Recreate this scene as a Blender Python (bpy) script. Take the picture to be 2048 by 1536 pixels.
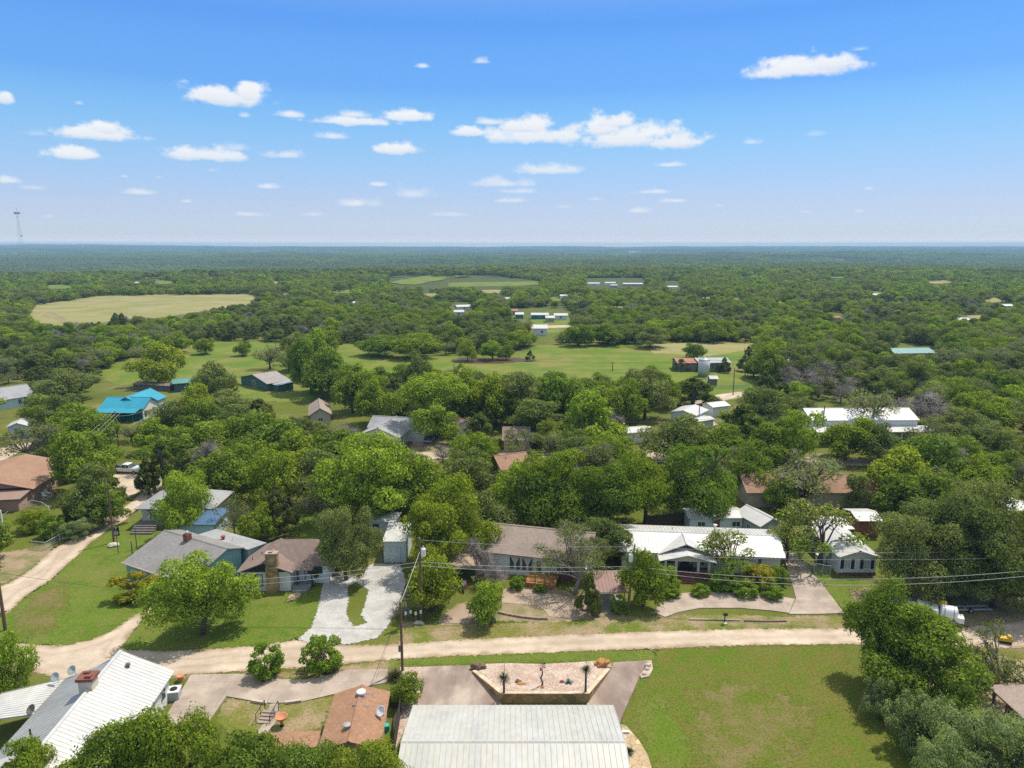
import bpy, bmesh, math, random
import numpy as np
from mathutils import Vector, Matrix, noise
from mathutils.geometry import tessellate_polygon
R = math.radians
SC = bpy.context.scene
COL = SC.collection
for _o in list(bpy.data.objects):
    bpy.data.objects.remove(_o, do_unlink=True)

# ------------------------------------------------------------------ camera
EYE, PITCH, FOC = 42.0, R(11.0), 1409.0          # metres up, looking down, focal length in photo pixels
cam = bpy.data.cameras.new('camera')
cam.sensor_width = 36.0
cam.lens = FOC / 2048 * 36
cam.clip_start, cam.clip_end = 1.0, 120000
camo = bpy.data.objects.new('camera', cam)
COL.objects.link(camo)
camo.location = (0, 0, EYE)
camo.rotation_euler = (R(90) - PITCH, 0, 0)
SC.camera = camo
# ------------------------------------------------------------------ light
SUN_EL, SUN_AZ = R(63), R(47)                    # azimuth from +Y towards +X
SUNV = Vector((math.sin(SUN_AZ) * math.cos(SUN_EL), math.cos(SUN_AZ) * math.cos(SUN_EL), math.sin(SUN_EL)))
sun = bpy.data.lights.new('sun', 'SUN')
sun.energy, sun.angle, sun.color = 5.0, R(0.5), (1.0, 0.93, 0.80)
suno = bpy.data.objects.new('sun', sun)
COL.objects.link(suno)
suno.rotation_euler = SUNV.to_track_quat('Z', 'Y').to_euler()
SC.view_settings.view_transform = 'Standard'
SC.view_settings.look = 'None'
SC.view_settings.exposure = 0.0
SC.view_settings.gamma = 1.0
SC.view_settings.use_curve_mapping = False
cy = SC.cycles
cy.max_bounces, cy.diffuse_bounces, cy.glossy_bounces = 6, 4, 2
cy.transmission_bounces, cy.transparent_max_bounces, cy.volume_bounces = 3, 6, 0
cy.use_denoising = False
cy.sample_clamp_indirect = 6.0

def az_el(px, py):
    d = ray(px, py)
    return math.atan2(d.x, d.y), math.atan2(d.z, math.hypot(d.x, d.y))

# ------------------------------------------------------------------ placing by sight line
CP, SP = math.cos(PITCH), math.sin(PITCH)
def ray(px, py):
    dx, dy = (px - 1024) / FOC, (768 - py) / FOC
    return Vector((dx, CP + dy * SP, -SP + dy * CP))
def G(px, py, z=0.0):
    """the point of height z that stands where the photo shows it"""
    d = ray(px, py)
    t = (z - EYE) / d.z
    return Vector((d.x * t, d.y * t, z))
def up_at(p, py):
    """height above p at which the sight line of row py passes"""
    dy = (768 - py) / FOC
    return EYE + p.y * (-SP + dy * CP) / (CP + dy * SP)
def proj(x, y, z):
    y2, z2 = y, z - EYE
    f = y2 * CP - z2 * SP
    u = y2 * SP + z2 * CP
    return 1024 + FOC * x / f, 768 - FOC * u / f, f
def poly2(pts, z=0.0):
    return [G(a, b, z).to_2d() for a, b in pts]

# ------------------------------------------------------------------ world
def nd(nt, typ, **kw):
    n = nt.nodes.new(typ)
    for k, v in kw.items():
        if k[0] == 'i' and k[1:].isdigit():
            n.inputs[int(k[1:])].default_value = v
        else:
            setattr(n, k, v)
    return n
def math_n(nt, op, a, b=None, c=None, clamp=False):
    n = nt.nodes.new('ShaderNodeMath')
    n.operation = op
    n.use_clamp = clamp
    for i, v in enumerate((a, b, c)):
        if v is None: continue
        if isinstance(v, (int, float)): n.inputs[i].default_value = v
        else: nt.links.new(v, n.inputs[i])
    return n.outputs[0]
def ramp(nt, fac, stops, interp='LINEAR'):
    n = nt.nodes.new('ShaderNodeValToRGB')
    cr = n.color_ramp
    cr.interpolation = interp
    while len(cr.elements) < len(stops): cr.elements.new(0.5)
    for e, (p, c) in zip(cr.elements, stops):
        e.position = p
        e.color = (*c, 1) if len(c) == 3 else c
    if fac is not None: nt.links.new(fac, n.inputs[0])
    return n.outputs[0]
def mixc(nt, fac, a, b, blend='MIX'):
    n = nt.nodes.new('ShaderNodeMix')
    n.data_type, n.blend_type = 'RGBA', blend
    for s, v in ((n.inputs[0], fac), (n.inputs[6], a), (n.inputs[7], b)):
        if isinstance(v, (int, float)): s.default_value = v
        elif isinstance(v, tuple): s.default_value = (*v, 1)
        else: nt.links.new(v, s)
    return n.outputs[2]

# photo centre, half width, half height (px), opacity : fair-weather cumulus by direction
CLOUDS = [(455,183,86,27,1),(415,186,48,17,1),(500,178,44,24,.95),(207,262,82,18,.95),(215,252,34,16,.9),(138,303,62,15,.95),(412,303,86,18,.85),(465,291,34,10,.5),
 (8,188,22,17,.85),(568,305,48,11,.7),(583,226,34,8,.8),(700,238,90,12,.85),(712,224,40,11,.8),(815,228,58,14,.9),(660,268,38,9,.75),(795,293,48,15,.95),(937,259,34,12,.85),
 (1070,262,104,24,1),(1055,245,62,22,1),(985,240,44,9,.8),(1205,245,62,26,1),(1270,265,110,28,1),(1340,275,58,22,.95),(1235,238,40,18,.9),
 (1600,128,112,25,1),(1545,138,58,18,1),(1660,118,56,22,1),(1718,95,24,6,.4),(957,117,22,10,.7),(846,129,17,6,.7),(1100,335,68,12,.75),(1010,362,58,11,.7),(1035,380,44,6,.5),
 (1345,327,36,6,.7),(1500,280,26,8,.5),(1635,265,24,6,.22),(830,380,50,16,.55),(715,402,46,11,.8),(535,371,28,6,.75),(752,367,18,5,.75),(280,381,38,8,.65),(22,358,26,8,.75),(70,374,24,5,.35),
 (497,427,34,5,.65),(625,427,30,5,.4),(900,427,60,5,.4),(1028,398,34,7,.6),(1280,418,38,8,.8),(1350,400,28,5,.75),(1188,396,24,5,.5),(1300,382,32,5,.7),(1440,410,12,4,.4),(1610,423,12,3,.35),(1715,421,12,3,.4),
 (64,262,30,9,.35),(160,204,10,5,.4),(490,228,14,6,.55),(100,431,14,4,.5),(1727,376,9,4,.4),(370,401,12,4,.5),(330,303,0.1,0.1,0),(250,351,10,4,.5),(312,353,10,4,.35),(420,338,16,5,.3),(1128,412,20,4,.3)]
world = bpy.data.worlds.new('World')
SC.world = world
world.use_nodes = True
def fbm2(h, w, sy, sx, octaves, seed, gain=.55):
    """fractal noise on an h x w grid, first octave sy x sx cells"""
    rng = np.random.default_rng(seed)
    tot, amp, norm = np.zeros((h, w), np.float32), 1.0, 0.0
    for _ in range(octaves):
        g = rng.random((int(sy) + 3, int(sx) + 3), dtype=np.float32)
        yy, xx = np.linspace(0, sy, h), np.linspace(0, sx, w)
        y0, x0 = yy.astype(int), xx.astype(int)
        fy, fx = (yy - y0)[:, None], (xx - x0)[None, :]
        fy, fx = fy * fy * (3 - 2 * fy), fx * fx * (3 - 2 * fx)
        a, b, c, d = g[y0][:, x0], g[y0][:, x0 + 1], g[y0 + 1][:, x0], g[y0 + 1][:, x0 + 1]
        tot += amp * ((a * (1 - fx) + b * fx) * (1 - fy) + (c * (1 - fx) + d * fx) * fy)
        norm += amp
        amp *= gain; sy *= 2; sx *= 2
    return tot / norm
def build_world():
    nt = world.node_tree
    nt.nodes.clear()
    L = nt.links.new
    out, bg = nd(nt, 'ShaderNodeOutputWorld'), nd(nt, 'ShaderNodeBackground')
    bg.inputs[1].default_value = SKY_STRENGTH
    sky = nd(nt, 'ShaderNodeTexSky', sky_type='NISHITA', sun_disc=False, sun_elevation=SUN_EL, sun_rotation=SUN_AZ, altitude=300.0, air_density=1.0, dust_density=0.3, ozone_density=2.0)
    geo, sx = nd(nt, 'ShaderNodeTexCoord'), nd(nt, 'ShaderNodeSeparateXYZ')
    L(geo.outputs['Generated'], sx.inputs[0])
    X, Y, Z = sx.outputs
    az, el = math_n(nt, 'ARCTAN2', X, Y), math_n(nt, 'ARCSINE', Z)
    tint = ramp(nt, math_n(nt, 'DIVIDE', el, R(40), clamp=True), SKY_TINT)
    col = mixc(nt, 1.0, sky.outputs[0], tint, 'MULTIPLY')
    col = mixc(nt, .7, col, ramp(nt, math_n(nt, 'DIVIDE', el, R(40), clamp=True), AIR_AND_FILL))
    # cumulus: coverage and shaded base worked out here by direction (azimuth x elevation), fractal edges
    A0, A1, E0, E1, W, Hh = R(-48), R(48), 0.0, R(21), 3072, 672
    AZ, EL = np.meshgrid(np.linspace(A0, A1, W), np.linspace(E0, E1, Hh))
    wob = (fbm2(Hh, W, 26, 84, 7, 5, .6) - .5) * 1.3
    AZ = AZ + (fbm2(Hh, W, 10, 40, 3, 9) - .5) * .014
    cover, shade = np.zeros((Hh, W), np.float32), np.zeros((Hh, W), np.float32)
    for (px, py, hw, hh, op) in CLOUDS:
        if op == 0: continue
        a, e = az_el(px, py)
        a1, _ = az_el(px + hw, py); _, e1 = az_el(px, py - hh)
        sa, se = abs(a1 - a) * 1.14, abs(e1 - e) * 1.48
        dy = (EL - e + se * .42) / se
        dy = np.where(dy < 0, dy * 2.6, dy)
        soft = np.where(dy > 0, 1.75, 1.25) if op > .8 else 1.0
        f = np.clip((wob - np.hypot((AZ - a) / sa, dy) + 1.06) * soft, 0, 1)
        f = f * f * (3 - 2 * f) * min(1.0, op * 1.12)
        shade = np.maximum(shade, np.clip(.45 - dy, 0, 1) * f)
        cover = np.maximum(cover, f)
    img = bpy.data.images.new('cloud_cover', W, Hh, alpha=True, float_buffer=True)
    img.colorspace_settings.name = 'Non-Color'
    buf = np.ones((Hh, W, 4), np.float32)
    buf[..., 0], buf[..., 1], buf[..., 2] = cover, shade, 0
    buf[0, :, :3] = buf[-1, :, :3] = buf[:, 0, :3] = buf[:, -1, :3] = 0
    img.pixels.foreach_set(buf.ravel()); img.update()
    uv = nd(nt, 'ShaderNodeCombineXYZ')
    L(math_n(nt, 'MULTIPLY_ADD', az, 1 / (A1 - A0), -A0 / (A1 - A0)), uv.inputs[0])
    L(math_n(nt, 'MULTIPLY_ADD', el, 1 / (E1 - E0), -E0 / (E1 - E0)), uv.inputs[1])
    tex = nd(nt, 'ShaderNodeTexImage', image=img, extension='EXTEND')
    L(uv.outputs[0], tex.inputs[0])
    sp = nd(nt, 'ShaderNodeSeparateColor')
    L(tex.outputs[0], sp.inputs[0])
    lit = mixc(nt, sp.outputs[1], CLOUD_LIT, CLOUD_BASE)
    L(mixc(nt, math_n(nt, 'MULTIPLY', sp.outputs[0], .94), col, lit), bg.inputs[0])
    L(bg.outputs[0], out.inputs[0])
    world.cycles.sampling_method = 'NONE'
SKY_STRENGTH = 0.1
SKY_TINT = [(0.0, (1.75, 1.85, 2.5)), (.012, (1.35, 1.45, 2.0)), (.03, (1.08, 1.18, 1.65)), (.0526, (.98, 1.02, 1.38)), (.0909, (.95, .98, 1.27)), (.1706, (.96, 1.12, 1.34)), (.274, (.82, 1.19, 1.47)), (.359, (.64, 1.09, 1.58)), (.436, (.52, 1.0, 1.62)), (.62, (1.4, 1.6, 1.7)), (1.0, (2.9, 2.4, 1.8))]  # highest stops, above the frame, raised beyond natural sky for extra fill
AIR_AND_FILL = [(0.0045, (20.31, 17.86, 14.44)), (0.0072, (21.51, 19.71, 15.95)), (0.0107, (17.86, 15.7, 13.39)), (0.016, (11.51, 9.99, 9.86)), (0.0231, (8.1, 8.17, 8.87)), (0.0336, (7.2, 7.65, 8.32)), (0.0477, (6.48, 7.28, 8.9)), (0.0651, (5.95, 6.94, 8.87)), (0.0868, (5.42, 6.74, 9.05)), (0.1169, (4.56, 6.52, 9.63)), (0.1551, (3.69, 6.28, 9.62)), (0.2051, (2.8, 5.9, 9.7)), (0.25, (2.14, 5.29, 9.65)), (0.2899, (1.49, 4.26, 9.73)), (0.3289, (1.5, 4.28, 9.6)), (0.3671, (1.42, 4.04, 9.44)), (0.4007, (1.22, 3.68, 9.42)), (0.62, (4.4, 6.6, 9.0)), (1.0, (8.2, 8.8, 9.0))]  # cloudless sky colour; last stops, out of view, brightened as added fill light
CLOUD_LIT, CLOUD_BASE = (9.6, 9.7, 9.8), (7.6, 8.1, 9.0)
build_world()
# ------------------------------------------------------------------ small helpers
RNG = random.Random(11)
def tag(o, label=None, cat=None, group=None, kind=None):
    if label: o['label'] = label
    if cat: o['category'] = cat
    if group: o['group'] = group
    if kind: o['kind'] = kind
    return o
def empty(name, loc, rz=0.0, label=None, cat=None, group=None):
    o = bpy.data.objects.new(name, None)
    o.empty_display_size = .5
    COL.objects.link(o)
    o.location = loc
    o.rotation_euler = (0, 0, rz)
    return tag(o, label, cat, group)
def link(name, me, parent=None):
    o = bpy.data.objects.new(name, me)
    COL.objects.link(o)
    if parent: o.parent = parent
    return o
class MB:
    """collects shapes into one mesh"""
    def __init__(s): s.v, s.f, s.m = [], [], []
    def add(s, vs, fs, m=0):
        k = len(s.v)
        s.v += [tuple(v) for v in vs]
        s.f += [tuple(i + k for i in f) for f in fs]
        s.m += [m] * len(fs)
        return s
    def hexa(s, p, m=0):                                   # 8 corners: bottom ring then top ring
        return s.add(p, [(3, 2, 1, 0), (4, 5, 6, 7), (0, 1, 5, 4), (1, 2, 6, 5), (2, 3, 7, 6), (3, 0, 4, 7)], m)
    def box(s, a, b, m=0):
        (x0, y0, z0), (x1, y1, z1) = a, b
        return s.hexa([(x0, y0, z0), (x1, y0, z0), (x1, y1, z0), (x0, y1, z0), (x0, y0, z1), (x1, y0, z1), (x1, y1, z1), (x0, y1, z1)], m)
    def bar(s, p, q, w, h=None, m=0):                      # square-section bar from p to q
        return s.tube([p, q], [w * .7071, w * .7071], 4, m, math.pi / 4)
    def tube(s, pts, rad, n=8, m=0, ph=0.0, cap=True):
        pts = [Vector(p) for p in pts]
        if not isinstance(rad, (list, tuple)): rad = [rad] * len(pts)
        rings = []
        for i, p in enumerate(pts):
            d = (pts[min(i + 1, len(pts) - 1)] - pts[max(i - 1, 0)])
            d = d.normalized() if d.length > 1e-9 else Vector((0, 0, 1))
            e = Vector((0, 0, 1)) if abs(d.z) < .9 else Vector((1, 0, 0))
            x = d.cross(e).normalized(); y = x.cross(d)
            rings.append([p + (x * math.cos(ph + 2 * math.pi * k / n) + y * math.sin(ph + 2 * math.pi * k / n)) * rad[i] for k in range(n)])
        fs = [(i * n + k, i * n + (k + 1) % n, (i + 1) * n + (k + 1) % n, (i + 1) * n + k) for i in range(len(pts) - 1) for k in range(n)]
        if cap: fs += [tuple(range(n))[::-1], tuple((len(pts) - 1) * n + k for k in range(n))]
        return s.add([v for r in rings for v in r], fs, m)
    def lathe(s, prof, n=12, c=(0, 0, 0), m=0):            # prof: (radius, z)
        vs = [(c[0] + r * math.cos(2 * math.pi * k / n), c[1] + r * math.sin(2 * math.pi * k / n), c[2] + z) for r, z in prof for k in range(n)]
        fs = [(i * n + k, i * n + (k + 1) % n, (i + 1) * n + (k + 1) % n, (i + 1) * n + k) for i in range(len(prof) - 1) for k in range(n)]
        fs += [tuple(range(n))[::-1], tuple((len(prof) - 1) * n + k for k in range(n))]
        return s.add(vs, fs, m)
    def prism(s, pts, z0, z1, m=0):                        # 2-D outline pulled up
        n = len(pts)
        tri = tessellate_polygon([[Vector((p[0], p[1], 0)) for p in pts]])
        vs = [(p[0], p[1], z0) for p in pts] + [(p[0], p[1], z1) for p in pts]
        fs = [tuple(i + n for i in t) for t in tri] + [tuple(t)[::-1] for t in tri] + [(k, (k + 1) % n, (k + 1) % n + n, k + n) for k in range(n)]
        return s.add(vs, fs, m)
    def slab(s, quad, t, m=0):                             # thick sheet under a quad
        q = [Vector(p) for p in quad]
        n = (q[1] - q[0]).cross(q[-1] - q[0]).normalized()
        if n.z < 0: n = -n
        k = len(q)
        lo = [p - n * t for p in q]
        return s.add(lo + q, [tuple(range(k))[::-1], tuple(range(k, 2 * k))] + [(i, (i + 1) % k, (i + 1) % k + k, i + k) for i in range(k)], m)
    def mesh(s, name, mats, smooth=False):
        me = bpy.data.meshes.new(name)
        me.from_pydata(s.v, [], s.f)
        for m in (mats if isinstance(mats, (list, tuple)) else [mats]): me.materials.append(m)
        me.polygons.foreach_set('material_index', s.m)
        bm = bmesh.new(); bm.from_mesh(me); bmesh.ops.recalc_face_normals(bm, faces=bm.faces); bm.to_mesh(me); bm.free()
        if smooth: me.polygons.foreach_set('use_smooth', [True] * len(s.f))
        me.update()
        return me
    def build(s, name, mats, parent=None, smooth=False):
        return link(name, s.mesh(name, mats, smooth), parent)

# ------------------------------------------------------------------ materials
MATS = {}
def M(name, c, c2=None, scale=1.0, rough=.85, bump=0.0, detail=4, coord='Object', big=None, bigscale=.1, metal=0.0, spec=.3, stretch=(1, 1, 1), fine=None):
    """a base colour that wanders between c and c2 with a noise, a broad second tone 'big', roughness and bump"""
    if name in MATS: return MATS[name]
    m = bpy.data.materials.new(name)
    m.use_nodes = True
    nt = m.node_tree
    b = nt.nodes['Principled BSDF']
    b.inputs['Roughness'].default_value = rough
    b.inputs['Metallic'].default_value = metal
    b.inputs['Specular IOR Level'].default_value = spec
    c2 = c2 or tuple(x * .82 for x in c)
    if coord == 'Position': src = nd(nt, 'ShaderNodeNewGeometry').outputs['Position']
    else: src = nd(nt, 'ShaderNodeTexCoord').outputs[coord]
    mp = nd(nt, 'ShaderNodeMapping'); mp.inputs['Scale'].default_value = stretch
    nt.links.new(src, mp.inputs[0]); src = mp.outputs[0]
    def noi(sc, de, ro=.6):
        n = nd(nt, 'ShaderNodeTexNoise'); n.inputs['Scale'].default_value = sc; n.inputs['Detail'].default_value = de; n.inputs['Roughness'].default_value = ro
        nt.links.new(src, n.inputs['Vector']); return n.outputs[0]
    n1 = noi(scale, detail)
    col = ramp(nt, n1, [(.3, c), (.7, c2)])
    if big:
        for i, (cc, sc) in enumerate(zip(big, bigscale if isinstance(bigscale, (list, tuple)) else [bigscale] * len(big))):
            n2 = noi(sc * (1 + .37 * i), 4)
            col = mixc(nt, ramp(nt, n2, [(.42, (0, 0, 0)), (.62, (1, 1, 1))]), col, cc)
    if fine:                                                # (scale, low, high) multiplies
        n3 = noi(fine[0], 2, .7)
        col = mixc(nt, 1.0, col, ramp(nt, n3, [(.3, (fine[1],) * 3), (.7, (fine[2],) * 3)]), 'MULTIPLY')
    nt.links.new(col, b.inputs['Base Color'])
    if bump:
        bp = nd(nt, 'ShaderNodeBump'); bp.inputs['Strength'].default_value = bump; bp.inputs['Distance'].default_value = .05
        nt.links.new(noi(scale * 3, 3), bp.inputs['Height']); nt.links.new(bp.outputs[0], b.inputs['Normal'])
    MATS[name] = m
    return m
def frayed(m, width=.6, ns=.9):
    """lets a ground sheet thin out irregularly at its rim (attribute sd = metres inside the outline)"""
    nt = m.node_tree
    out = nt.nodes['Material Output']
    old = out.inputs[0].links[0].from_socket
    at = nd(nt, 'ShaderNodeAttribute', attribute_name='sd')
    pos = nd(nt, 'ShaderNodeNewGeometry').outputs['Position']
    n = nd(nt, 'ShaderNodeTexNoise'); n.inputs['Scale'].default_value = ns * 1.7; n.inputs['Detail'].default_value = 7; n.inputs['Roughness'].default_value = .72
    nt.links.new(pos, n.inputs['Vector'])
    f = math_n(nt, 'ADD', math_n(nt, 'MULTIPLY', at.outputs['Fac'], 1 / width), math_n(nt, 'MULTIPLY', math_n(nt, 'SUBTRACT', n.outputs[0], .5), 3.2))
    f = math_n(nt, "MULTIPLY_ADD", f, 9, .5, clamp=True)
    tr, mx = nd(nt, 'ShaderNodeBsdfTransparent'), nd(nt, 'ShaderNodeMixShader')
    nt.links.new(f, mx.inputs[0]); nt.links.new(tr.outputs[0], mx.inputs[1]); nt.links.new(old, mx.inputs[2]); nt.links.new(mx.outputs[0], out.inputs[0])
    return m
def pattern(m, kind, size, mortar, dark, rot=(0, 0, 0), coord='Object', squash=1.0):
    """brick courses or random stone over an existing material, in its own colour"""
    nt = m.node_tree
    b = nt.nodes['Principled BSDF']
    old = b.inputs['Base Color'].links[0].from_socket
    tc = nd(nt, 'ShaderNodeTexCoord')
    mp = nd(nt, 'ShaderNodeMapping'); mp.inputs['Rotation'].default_value = rot
    nt.links.new(tc.outputs[coord], mp.inputs[0])
    if kind == 'brick':
        t = nd(nt, 'ShaderNodeTexBrick'); t.inputs['Scale'].default_value = 1; t.inputs['Brick Width'].default_value = size[0]; t.inputs['Row Height'].default_value = size[1]; t.inputs['Mortar Size'].default_value = mortar
        t.inputs['Color1'].default_value = (1, 1, 1, 1); t.inputs['Color2'].default_value = (dark[0],) * 3 + (1,); t.inputs['Mortar'].default_value = (dark[1],) * 3 + (1,)
        nt.links.new(mp.outputs[0], t.inputs['Vector'])
        fac = t.outputs[0]
    else:
        t = nd(nt, 'ShaderNodeTexVoronoi', feature='DISTANCE_TO_EDGE'); t.inputs['Scale'].default_value = 1 / size[0]
        nt.links.new(mp.outputs[0], t.inputs['Vector'])
        t2 = nd(nt, 'ShaderNodeTexVoronoi'); t2.inputs['Scale'].default_value = 1 / size[0]
        nt.links.new(mp.outputs[0], t2.inputs['Vector'])
        cell = ramp(nt, t2.outputs['Color'], [(0, (dark[0],) * 3), (.5, (1, .93, .85)), (1, (1.35, 1.3, 1.25))])
        edge = ramp(nt, t.outputs['Distance'], [(0, (dark[1],) * 3), (mortar, (1, 1, 1))])
        fac = mixc(nt, 1.0, cell, edge, 'MULTIPLY')
    nt.links.new(mixc(nt, 1.0, old, fac, 'MULTIPLY'), b.inputs['Base Color'])
    return m

# ------------------------------------------------------------------ terrain
def zt(x, y):
    r = math.hypot(x, y)
    s = min(1, max(0, (r - 800) / 900)); s = s * s * (3 - 2 * s)
    if s == 0: return 0.0
    v = noise.noise((x / 1500, y / 1500, 3.1)) * 21 + noise.noise((x / 560, y / 560, 7.7)) * 9
    fall = -15 * min(1, max(0, (r - 1000) / 900)) * (1 - min(1, max(0, (r - 2500) / 4500)))
    s2 = min(1, max(0, (r - 4500) / 8000)); s2 = s2 * s2 * (3 - 2 * s2)
    a = math.atan2(x, y)
    west = max(0, min(1, (-a - .12) / .35))
    return s * (v + fall) + s2 * (32 + noise.noise((x / 2600, y / 2600, 1.3)) * 12 + west * (22 + 12 * noise.noise((a * 9, r / 7000, .2))))
def sheet(name, pts, z, cell, mat, pad=.0, holes=(), kind='structure', cat=None, label=None):
    """a ground sheet over an outline (world xy), with the attribute sd for a frayed rim"""
    P_ = np.array([(p[0], p[1]) for p in pts])
    def sdist(X, Y, P):
        d2 = np.full(X.shape, 1e18); ins = np.zeros(X.shape, bool)
        for i in range(len(P)):
            a, b = P[i], P[(i + 1) % len(P)]
            ex, ey = b - a
            wx, wy = X - a[0], Y - a[1]
            t = np.clip((wx * ex + wy * ey) / (ex * ex + ey * ey + 1e-12), 0, 1)
            d2 = np.minimum(d2, (wx - ex * t) ** 2 + (wy - ey * t) ** 2)
            c = ((a[1] > Y) != (b[1] > Y)) & (X < (b[0] - a[0]) * (Y - a[1]) / (b[1] - a[1] + 1e-12) + a[0])
            ins ^= c
        return np.where(ins, 1, -1) * np.sqrt(d2)
    x0, y0 = P_.min(0) - pad - cell; x1, y1 = P_.max(0) + pad + cell
    xs, ys = np.arange(x0, x1 + cell, cell), np.arange(y0, y1 + cell, cell)
    X, Y = np.meshgrid(xs, ys)
    sd = sdist(X, Y, P_)
    for h in holes: sd = np.minimum(sd, -sdist(X, Y, np.array([(p[0], p[1]) for p in h])))
    keep = np.maximum.reduce([sd[:-1, :-1], sd[1:, :-1], sd[:-1, 1:], sd[1:, 1:]]) > -pad
    idx = np.arange(X.size).reshape(X.shape)
    f = np.stack([idx[:-1, :-1], idx[:-1, 1:], idx[1:, 1:], idx[1:, :-1]], -1)[keep]
    used, inv = np.unique(f, return_inverse=True)
    v = np.stack([X.ravel()[used], Y.ravel()[used], np.full(len(used), z)], 1)
    if y1 > 780: v[:, 2] += [zt(a, c) + (.6 if math.hypot(a, c) > 790 else 0) for a, c in v[:, :2]]
    me = mesh_np(name, v, inv.reshape(-1, 4), [mat])
    a = me.attributes.new('sd', 'FLOAT', 'POINT')
    a.data.foreach_set('value', np.clip(sd.ravel()[used], -5, 5).astype(np.float32))
    return tag(link(name, me), label, cat, None, kind)
def mesh_np(name, v, f, mats, mi=None, smooth=False):
    me = bpy.data.meshes.new(name)
    v, f = np.asarray(v, np.float32), np.asarray(f, np.int32)
    me.vertices.add(len(v)); me.vertices.foreach_set('co', v.ravel())
    k = f.shape[1]
    me.loops.add(f.size); me.loops.foreach_set('vertex_index', f.ravel())
    me.polygons.add(len(f)); me.polygons.foreach_set('loop_start', np.arange(0, f.size, k, dtype=np.int32))
    for m in mats: me.materials.append(m)
    if mi is not None: me.polygons.foreach_set('material_index', np.asarray(mi, np.int32))
    if smooth: me.polygons.foreach_set('use_smooth', np.ones(len(f), bool))
    me.update(calc_edges=True)
    return me

GRASS = dict(coord='Position', detail=5, rough=.95, spec=.1)
def ground():
    radii = [0, 25] + list(np.linspace(50, 800, 26)) + list(np.geomspace(860, 13000, 60))
    n = 240
    vs, fs = [(0, 0, 0)], []
    for r in radii[1:]:
        for k in range(n):
            a = 2 * math.pi * k / n
            x, y = r * math.sin(a), r * math.cos(a)
            vs.append((x, y, zt(x, y)))
    for k in range(n): fs.append((0, 1 + (k + 1) % n, 1 + k))
    for i in range(len(radii) - 2):
        a, b = 1 + i * n, 1 + (i + 1) * n
        for k in range(n): fs.append((a + k, a + (k + 1) % n, b + (k + 1) % n, b + k))
    m = M('ground_cover', (.1, .135, .018), (.14, .148, .03), .35, big=[(.19, .155, .07), (.07, .105, .014), (.115, .13, .022)], bigscale=[.06, .035, .11], fine=(3.5, .8, 1.18), **GRASS)
    nt = m.node_tree                                        # woodland floor beyond the village, its dark green also painting shade between trees
    b = nt.nodes['Principled BSDF']
    old = b.inputs['Base Color'].links[0].from_socket
    pos = nd(nt, 'ShaderNodeNewGeometry').outputs['Position']
    ln = nd(nt, 'ShaderNodeVectorMath', operation='LENGTH'); nt.links.new(pos, ln.inputs[0])
    f = math_n(nt, 'MULTIPLY_ADD', ln.outputs['Value'], 1 / 250, -1.5, clamp=True)
    nt.links.new(mixc(nt, f, old, (.07, .085, .025)), b.inputs['Base Color'])
    me = bpy.data.meshes.new('ground'); me.from_pydata(vs, [], fs); me.materials.append(m); me.update()
    me.polygons.foreach_set('use_smooth', [True] * len(fs))
    tag(link('ground', me), kind='structure')
ground()
LAWN = lambda n, a, b, big: frayed(M('lawn_' + n, a, b, .8, big=big, bigscale=[.075, .2, .42][:len(big)], fine=(4.5, .68, 1.3), bump=.3, **GRASS), .8)
m_lawn = LAWN('bright', (.09, .152, .013), (.112, .166, .018), [(.155, .155, .04), (.078, .132, .012), (.125, .15, .028)])
m_olive = LAWN('olive', (.093, .128, .014), (.112, .138, .018), [(.145, .128, .034), (.082, .134, .011), (.124, .122, .025)])
m_dry = frayed(M('lawn_dry', (.112, .12, .021), (.132, .127, .03), .9, big=[(.1, .128, .015), (.165, .135, .055)], bigscale=[.12, .3], fine=(4.5, .68, 1.3), bump=.3, **GRASS), 4, .35)
m_green = frayed(M('lawn_fresh', (.085, .14, .012), (.1, .15, .016), .9, big=[(.13, .14, .03)], bigscale=[.2], fine=(4.5, .7, 1.3), bump=.3, **GRASS), 3, .35)
m_verge = LAWN('verge', (.15, .155, .026), (.195, .165, .06), [(.1, .145, .016), (.29, .215, .13)])
m_past = frayed(M('pasture_grass', (.125, .175, .024), (.165, .19, .034), .12, big=[(.2, .18, .055), (.1, .16, .018)], bigscale=[.03, .05], fine=(1.2, .85, 1.15), **GRASS), 3, .2)
m_hay = frayed(M('hay_stubble', (.27, .245, .095), (.23, .22, .08), .06, big=[(.19, .2, .065), (.29, .25, .12)], bigscale=[.02, .03], fine=(.7, .9, 1.1), **GRASS), 3, .2)
m_road = frayed(M('caliche_gravel', (.5, .405, .32), (.42, .34, .265), 1.3, big=[(.54, .45, .36), (.4, .32, .25)], bigscale=[.25, .12], rough=.95, coord='Position', fine=(9, .86, 1.1), bump=.2, spec=.1), .55, 1.3)
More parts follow.
